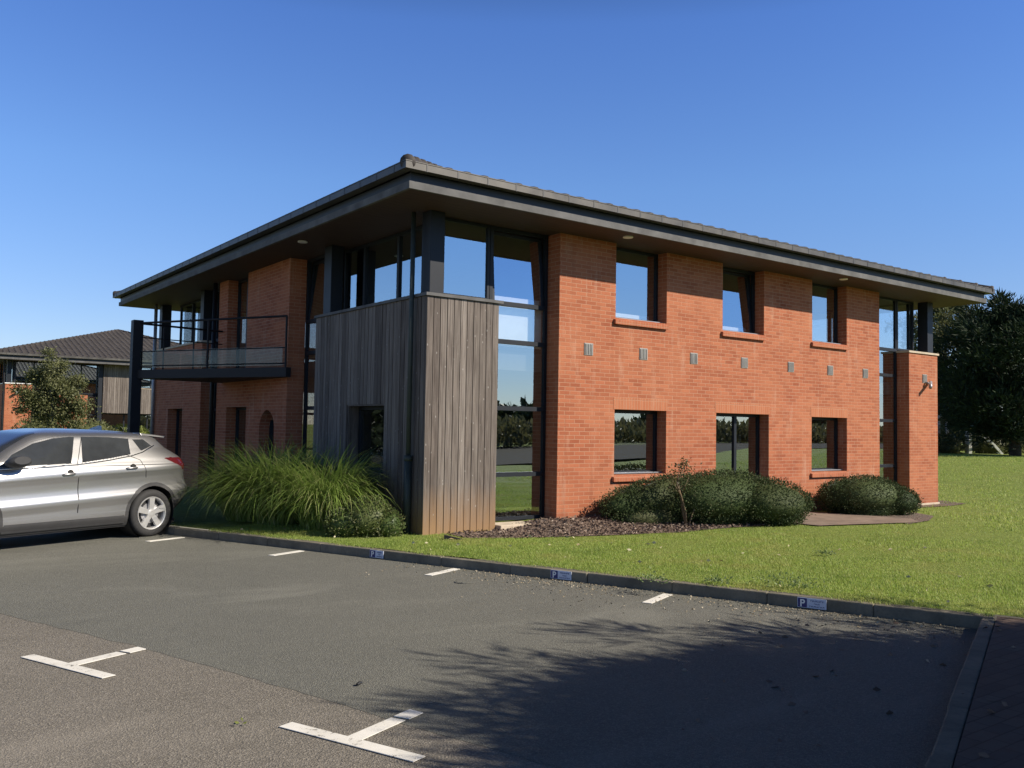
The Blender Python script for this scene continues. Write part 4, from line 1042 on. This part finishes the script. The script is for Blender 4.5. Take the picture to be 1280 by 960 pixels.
# pale petals and grit blown against the kerb
M_flake = leafm('pale_flake', [(.34, .29, .21), (.22, .18, .12), (.45, .41, .33)], 0, .9, .2)
n = 1600; a_ = np.concatenate([rng.normal(-4.6, .55, n // 3), rng.uniform(-6.8, -.62, n // 3), rng.normal(-2.1, .9, n // 3)]); b_ = KY - .03 - np.abs(rng.exponential(.27, len(a_)))
kk = (a_ < -.62) & (a_ > -10); a_, b_ = a_[kk], b_[kk]
P3 = np.stack([LO.x + a_ * LXv.x + b_ * LYv.x, LO.y + a_ * LXv.y + b_ * LYv.y, np.full(len(a_), .008)], 1)
tag(leaves('blown_petals', P3, .020, M_flake, None, rng.normal(size=(len(P3), 3)) * [1, 1, .08], .02, .7), kind='stuff')
# a few dead leaves in the shade and on the path
n = 90; a_ = rng.uniform(-2.4, .9, n); b_ = rng.uniform(4.6, 8.8, n)
P3 = np.stack([LO.x + a_ * LXv.x + b_ * LYv.x, LO.y + a_ * LXv.y + b_ * LYv.y, np.where(a_ > KX, .118, .010)], 1)
tag(leaves('dead_leaves', P3, .05, M_chip, None, rng.normal(size=(n, 3)) * [1, 1, .1], .03, .6), kind='stuff')
o = leaves('fallen_leaf', np.array([[0, 0, .012], [.01, .02, .02], [-.01, .01, .015]]), .035, M_shrub, None, np.array([[1., .2, .2], [.2, 1, .4], [-1, .3, .3]]), .1, .6)
o.location = lot(-3.89, 3.57, .004); tag(o, 'small yellow fallen leaf on the brownish lane near the white marks', 'leaf')
d = MB(); d.tube([(-.02, 0, .012), (.0, .012, .014), (.025, .02, .012)], [.008, .011, .007], 7); o = d.build('debris', M_black); o.location = lot(-3.86, 4.53, .004); tag(o, 'small black scrap lying on the asphalt bay', 'debris')
d = MB(); d.tube([(0, 0, 0), (0, 0, .006)], [.11, .11], 28); d.tube([(0, 0, .006), (0, 0, .008)], [.085, .085], 24); o = d.build('drain_cover', M_asph); o.location = lot(-5.48, 8.13, .004); tag(o, 'small round drain cover in the asphalt by the kerb', 'drain cover')
d = MB(); d.hexa([(-.12, -.04, 0), (.14, -.05, 0), (.14, .02, 0), (-.12, .03, 0), (-.12, -.04, .07), (.14, -.05, .015), (.14, .02, .015), (-.12, .03, .07)]); o = d.build('timber_offcut', M_black); o.location = (.12, -.62, gzf(.12, -.6)); o.rotation_euler = (0, 0, -.6)
tag(o, 'dark wedge shaped offcut in the grass at the foot of the timber corner', 'offcut')

# pale leaves dropped on the lawn
q = near_pts(260); a_, b_ = lc(q[:, 0], q[:, 1]); q = q[keep(q[:, 0], q[:, 1])][:110]
P3 = np.stack([q[:, 0], q[:, 1], gz(q[:, 0], q[:, 1]) + .03], 1)
tag(leaves('fallen_leaves', P3, .06, leafm('dry_leaf', [(.40, .36, .20), (.55, .52, .36), (.33, .24, .12)], .1, .8), None, rng.normal(size=(len(P3), 3)) * [1, 1, .2], .05, .6), kind='stuff')

# parking signs on the kerb face
M_blue = plain('sign_blue', (.018, .026, .16), .35, 0, .1); M_signw = plain('sign_pale', (.55, .60, .72), .4, 0, .06); M_txt = plain('sign_lettering', (.07, .10, .24), .4)
def sign(a_, label, wd):
    t = thing('parking_sign', label, 'sign', lot(a_, KY - .010, .004), math.atan2(LXv.y, LXv.x), 'small blue parking signs on the kerb')
    h0, h1 = .010, .104; p = MB(); p.box((-wd / 2, -.004, h0), (wd / 2, .004, h1)); p.build('plate', M_signw, t)
    sq = h1 - h0 - .010
    p = MB(); p.box((-wd / 2 + .005, -.0065, h0 + .005), (-wd / 2 + .005 + sq, -.0042, h1 - .005)); p.build('blue_square', M_blue, t)
    cu = bpy.data.curves.new('P', 'FONT'); cu.body = 'P'; cu.size = .095; cu.extrude = .001; cu.offset = .0022; cu.align_x = 'CENTER'
    tmp = bpy.data.objects.new('tmp', cu); me = bpy.data.meshes.new_from_object(tmp); bpy.data.objects.remove(tmp)
    me.materials.append(M_white); o = bpy.data.objects.new('letter', me); C.objects.link(o); o.parent = t
    o.rotation_euler = (math.pi / 2, 0, 0); o.location = (-wd / 2 + .005 + sq / 2, -.0085, h0 + .012)
    tx = MB(); x0 = -wd / 2 + sq + .028; x1 = wd / 2 - .016
    def word(xa, xb, z, hh, n_):
        e = (xb - xa) / n_
        for k_ in range(n_):
            xx = xa + k_ * e
            tx.box((xx, -.0060, z), (xx + e * .22, -.0042, z + hh)); tx.box((xx + e * .22, -.0058, z + hh * (.0 if k_ % 3 else .75)), (xx + e * .72, -.0042, z + hh * (.25 if k_ % 3 else 1)))
            if k_ % 2: tx.box((xx + e * .5, -.0061, z), (xx + e * .72, -.0042, z + hh * .9))
    word(x0 + .01, x1 - .01, h0 + .062, .016, 8); word(x0 + (x1 - x0) * .3, x0 + (x1 - x0) * .68, h0 + .036, .014, 4); word(x0, x1, h0 + .012, .012, 10)
    tx.build('lettering', M_txt, t); return t
sign(-7.34, 'blue and white parking plate on the kerb below the arching grass', .22); sign(-4.69, 'blue and white parking plate on the kerb in front of the tall glazed slot', .26)
sign(-1.97, 'blue and white parking plate on the kerb nearest the path', .27)

# ------------------------------------------------------------------ trees
def branch_tree(name, label, cat, loc, H, R, z0, prof, nb, mat, tuft_n, ln, wdt, spike=.25, trunk_r=.16, group=None, lumps=True, up=.25, seed=1, nclump=3, spread=1.0, twigs=False):
    r_ = np.random.default_rng(seed); t = thing(name, label, cat, loc, group=group); tr = MB()
    tr.tube([(0, 0, -.3), (.03, .02, H * .35), (-.04, .03, H * .7), (0, 0, H * .96)], [trunk_r, trunk_r * .75, trunk_r * .42, .02], 9)
    PP = []; DD = []
    for k_ in range(nb):
        f = (k_ + r_.uniform()) / nb; zc = z0 + (H - z0) * f
        rad = R * prof(f) * r_.uniform(1 - spike, 1 + spike * .6); az = k_ * 2.39996 + r_.normal(0, .35)
        d = np.array([math.cos(az), math.sin(az), 0]); st_ = np.array([0, 0, max(.2, zc - rad * .25)]); en = st_ * [0, 0, 1] + d * rad + [0, 0, rad * up * r_.uniform(.3, 1.5) + .25 * (zc - st_[2])]
        mid = (st_ + en) / 2 + [0, 0, -.05 * rad]
        tr.tube([st_, mid, en], [trunk_r * .22 * (1 - f * .6), trunk_r * .14, .008], 5, cap=False)
        for c_ in range(nclump):
            s = r_.uniform(.35, 1.05) if c_ else 1.0
            p = st_ * (1 - s) ** 2 + 2 * mid * s * (1 - s) + en * s * s if s <= 1 else en
            sub = p + r_.normal(0, .16 * rad + .05, 3) * ([1, 1, .7] if c_ else [.2, .2, .2])
            if twigs: tr.tube([p, (p + sub) / 2 + [0, 0, -.02], sub + (sub - p) * .35], [.012, .009, .003], 4, cap=False)
            n_ = int(tuft_n * r_.uniform(.6, 1.3))
            q = sub + r_.normal(0, 1, (n_, 3)) * np.array([.20, .20, .15]) * (rad * .5 + .25) * spread
            PP.append(q); dd = (q - sub); dd /= np.linalg.norm(dd, axis=1, keepdims=True) + 1e-6; DD.append(dd * .8 + d * .5 + [0, 0, .45])
    tr.build('trunk', M_bark, t, smooth=True)
    P = np.concatenate(PP); P[:, 2] = np.maximum(P[:, 2], .05)
    leaves('crown', P, ln, mat, t, np.concatenate(DD), .35, wdt / ln * 1.0)
    return t
dome = lambda f: (1 - max(0, (f - .12)) ** 2.3 * 1.0) ** .5 * (.80 + .2 * min(1, f / .2)) if f < .98 else .15
# pine out of frame on the right whose shadow falls across the bays
branch_tree('pine_tree', 'dense dark pine on the lawn beside the brick path', 'tree', (1.42, -13.50, .05), 4.2, 3.1, .3, dome, 290, M_pine, 180, .24, .021, .10, .2, seed=4, nclump=11, spread=.55, twigs=True)
# big pine at the right
branch_tree('pine_tree', 'big dark bushy pine on the rise at the right', 'tree', (40.6, 9.8, gzf(40, 10) - .05), 7.5, 3.35, 1.35, lambda f: (1 - max(0, f - .25) ** 2.4 * 1.45) ** .5 * (.72 + .28 * min(1, f / .25)) if f < .99 else .2, 130, M_pine, 120, .34, .06, .36, .30, seed=9, nclump=4)
branch_tree('leafy_tree', 'thin leafy tree between the brick pier and the big pine', 'tree', (43.0, 14.5, gzf(43, 14.5)), 8.3, 2.2, 1.6, lambda f: math.sin(math.pi * (.12 + .84 * f)) ** .6, 60, M_birch, 60, .20, .12, .3, .14, seed=12, nclump=4)
for x, y, rr, lab in ((44.5, 6.3, .9, 'bright yellow green shrub right of the pine trunk'), (47, 9.0, 1.2, 'pale green shrub in the shade behind the pine trunk'), (41.2, 15.0, 1.3, 'dark green shrub left of the white frame'), (44.5, 12.8, 1.0, 'dull green shrub behind the white frame')):
    hedge(lab, [((x, y, gzf(x, y) + rr * .4), (rr, rr, rr * .8)), ((x + rr * .6, y - rr * .7, gzf(x, y) + rr * .3), (rr * .8, rr * .7, rr * .6))], 1500, .16, name='wild_shrub', mat=M_shrub if 'yellow' in lab or 'pale' in lab else M_birch)
hedge('long dark hedge behind the pine and the white frame', [((52 + k_ * .6, 20 - k_ * 3.2, gzf(52, 15) + 1.1), (1.6, 2.2, 1.5)) for k_ in range(-3, 7)], 13000, .22, name='wild_hedge', mat=M_ftree)
# white play frame half hidden under the pine
t = thing('play_frame', 'white slide frame half hidden under the big pine', 'play frame', (42.6, 13.2, gzf(42.6, 13.2)), math.radians(-40))
f = MB()
for x in (-1.5, -1.05):
    f.box((x - .06, -.06, -.2), (x + .06, .06, 1.75))
f.build('post', M_white, t)
f = MB(); f.hexa([(-1.9, -.10, 1.72), (-1.3, -.10, 2.02), (-1.3, .10, 2.02), (-1.9, .10, 1.72), (-1.9, -.10, 1.84), (-1.3, -.10, 2.16), (-1.3, .10, 2.16), (-1.9, .10, 1.84)]); f.build('crossbar', M_white, t)
for y in (-.18, .18):
    f = MB(); f.hexa([(.2, y - .05, 1.75), (.42, y - .05, 1.75), (.42, y + .05, 1.75), (.2, y + .05, 1.75), (.2, y - .05, 1.8), (.42, y - .05, 1.8), (.42, y + .05, 1.8), (.2, y + .05, 1.8)])
    f.hexa([(1.75, y - .05, -.05), (1.9, y - .05, -.05), (1.9, y + .05, -.05), (1.75, y + .05, -.05), (.22, y - .05, 1.75), (.38, y - .05, 1.75), (.38, y + .05, 1.75), (.22, y + .05, 1.75)]); f.build('chute_side', M_white, t)
f = MB(); f.box((.0, -.25, -.1), (.16, .25, 1.3)); f.box((.18, -.2, 1.5), (.7, .2, 2.05)); f.build('panel', M_white, t)
# leafy tree in front of the neighbouring building
def lobed_tree(label, loc, lobes, n, size, mat, trunk, seed, name='leafy_tree', group=None, asp=.6):
    t = thing(name, label, 'tree', loc, group=group); tr = MB(); top = max(c[2] for c, r in lobes)
    tr.tube([(0, 0, -.3), (.05, 0, top * .4), (.0, .05, top * .85)], [trunk, trunk * .7, trunk * .25], 8)
    PP = []; DD = []; tot = sum(r[0] * r[2] for c, r in lobes)
    for c, r in lobes:
        tr.tube([(0, 0, max(.3, c[2] * .45)), (c[0] * .5, c[1] * .5, c[2] * .75), tuple(c)], [trunk * .4, trunk * .22, .01], 5, cap=False)
        nc = max(6, int(26 * r[0] * r[2])); cc, uu = ell(nc, c, (r[0] * .8, r[1] * .8, r[2] * .8), .22); per = int(n * r[0] * r[2] / tot / nc) + 1
        for p, u in zip(cc, uu):
            q = p + rng.normal(size=(per, 3)) * np.array([.24, .24, .20]) * max(.5, r[0] * .85); PP.append(q); DD.append(np.tile(u * .5 + [0, 0, -.25], (per, 1)))
    tr.build('trunk', M_barkpale if trunk < .1 else M_bark, t, smooth=True); P = np.concatenate(PP); ok = P[:, 2] > .1
    leaves('crown', P[ok], size, mat, t, np.concatenate(DD)[ok], .8, asp); return t
lobed_tree('olive green leafy tree in front of the distant brick office', (-.85, 24.5, .1), [((-.10, .0, 3.4), (.62, .6, .9)), ((-.50, .2, 2.6), (.70, .6, .75)), ((.62, -.3, 2.55), (.60, .6, .8)), ((.10, 0, 1.95), (1.05, .8, .75)), ((.80, -.4, 1.75), (.55, .5, .65)), ((-.55, .3, 1.95), (.55, .5, .55))], 24000, .08, M_birch, .07, 3)
for x, y, rr, lab, mt in ((3.6, 39.6, 1.1, 'dull green shrub behind the leafy tree', M_birch), (5.9, 40.2, .8, 'yellow green shrub below the distant timber panel', M_shrub), (7.4, 38.5, .8, 'bright green shrub seen right of the balcony post', M_shrub), (.6, 37.5, 1.1, 'dull olive shrub at the foot of the distant brick pier', M_birch)):
    hedge(lab, [((x, y, .6), (rr, rr, rr)), ((x + rr * .7, y, .5), (rr * .7, rr * .7, rr * .7))], 1600, .13, name='wild_shrub', mat=mt)
# ------------------------------------------------------------------ the far side of the lane, seen only in the glazing
tag(ring_poly('ploughed_strip', [(4, -18), (90, -18), (90, -33), (4, -33)], .03, M_soil), kind='structure')
n = 26000; x = rng.uniform(12, 95, n); y = -32 - rng.uniform(0, 1, n) ** 1.2 * 14; hh = 1.0 + .35 * np.sin(x * .31) + .3 * np.sin(x * .9 + 2)
P = np.stack([x, y, gz(x, y) + rng.uniform(0, 1, n) * hh], 1)
tag(leaves('rough_scrub', P, .5, M_scrub, None, np.tile([0, 0, 1.], (n, 1)), .7, .5), kind='stuff')
for k_ in range(16):
    x = 30 + k_ * 6.6 + rng.uniform(-2, 2); y = -62 - rng.uniform(0, 18); h = rng.uniform(2.6, 4.6); g = gzf(x, y)
    lobed_tree('dark bushy tree across the field, mirrored in the glazing', (x, y, g), [((0, 0, h * .6), (h * .38, h * .38, h * .36)), ((h * .28, 0, h * .42), (h * .3, h * .3, h * .3)), ((-h * .28, .3, h * .40), (h * .32, h * .3, h * .3)), ((0, 0, h * .25), (h * .45, h * .4, h * .22))], 900, .75, M_ftree, .22, k_, 'field_tree', 'trees across the field', .7)

for k_, (x, y, h) in enumerate(((-9.5, 27.5, 5.2), (-14.5, 33, 6), (-8.6, 35.5, 5), (-19, 26, 5.5), (-13, 21.5, 4.2))):  # unseen evergreens added so the shaded left windows reflect something dark
    lobed_tree('unseen dark evergreen added left of the car park to darken the shaded window reflections', (x, y, gzf(x, y)), [((0, 0, h * .6), (h * .3, h * .3, h * .38)), ((h * .2, .2, h * .35), (h * .3, h * .3, h * .3)), ((-h * .2, 0, h * .3), (h * .3, h * .3, h * .28))], 2600, .45, M_ftree, .2, 40 + k_, 'added_evergreen', 'unseen evergreens added for the window reflections', .6)
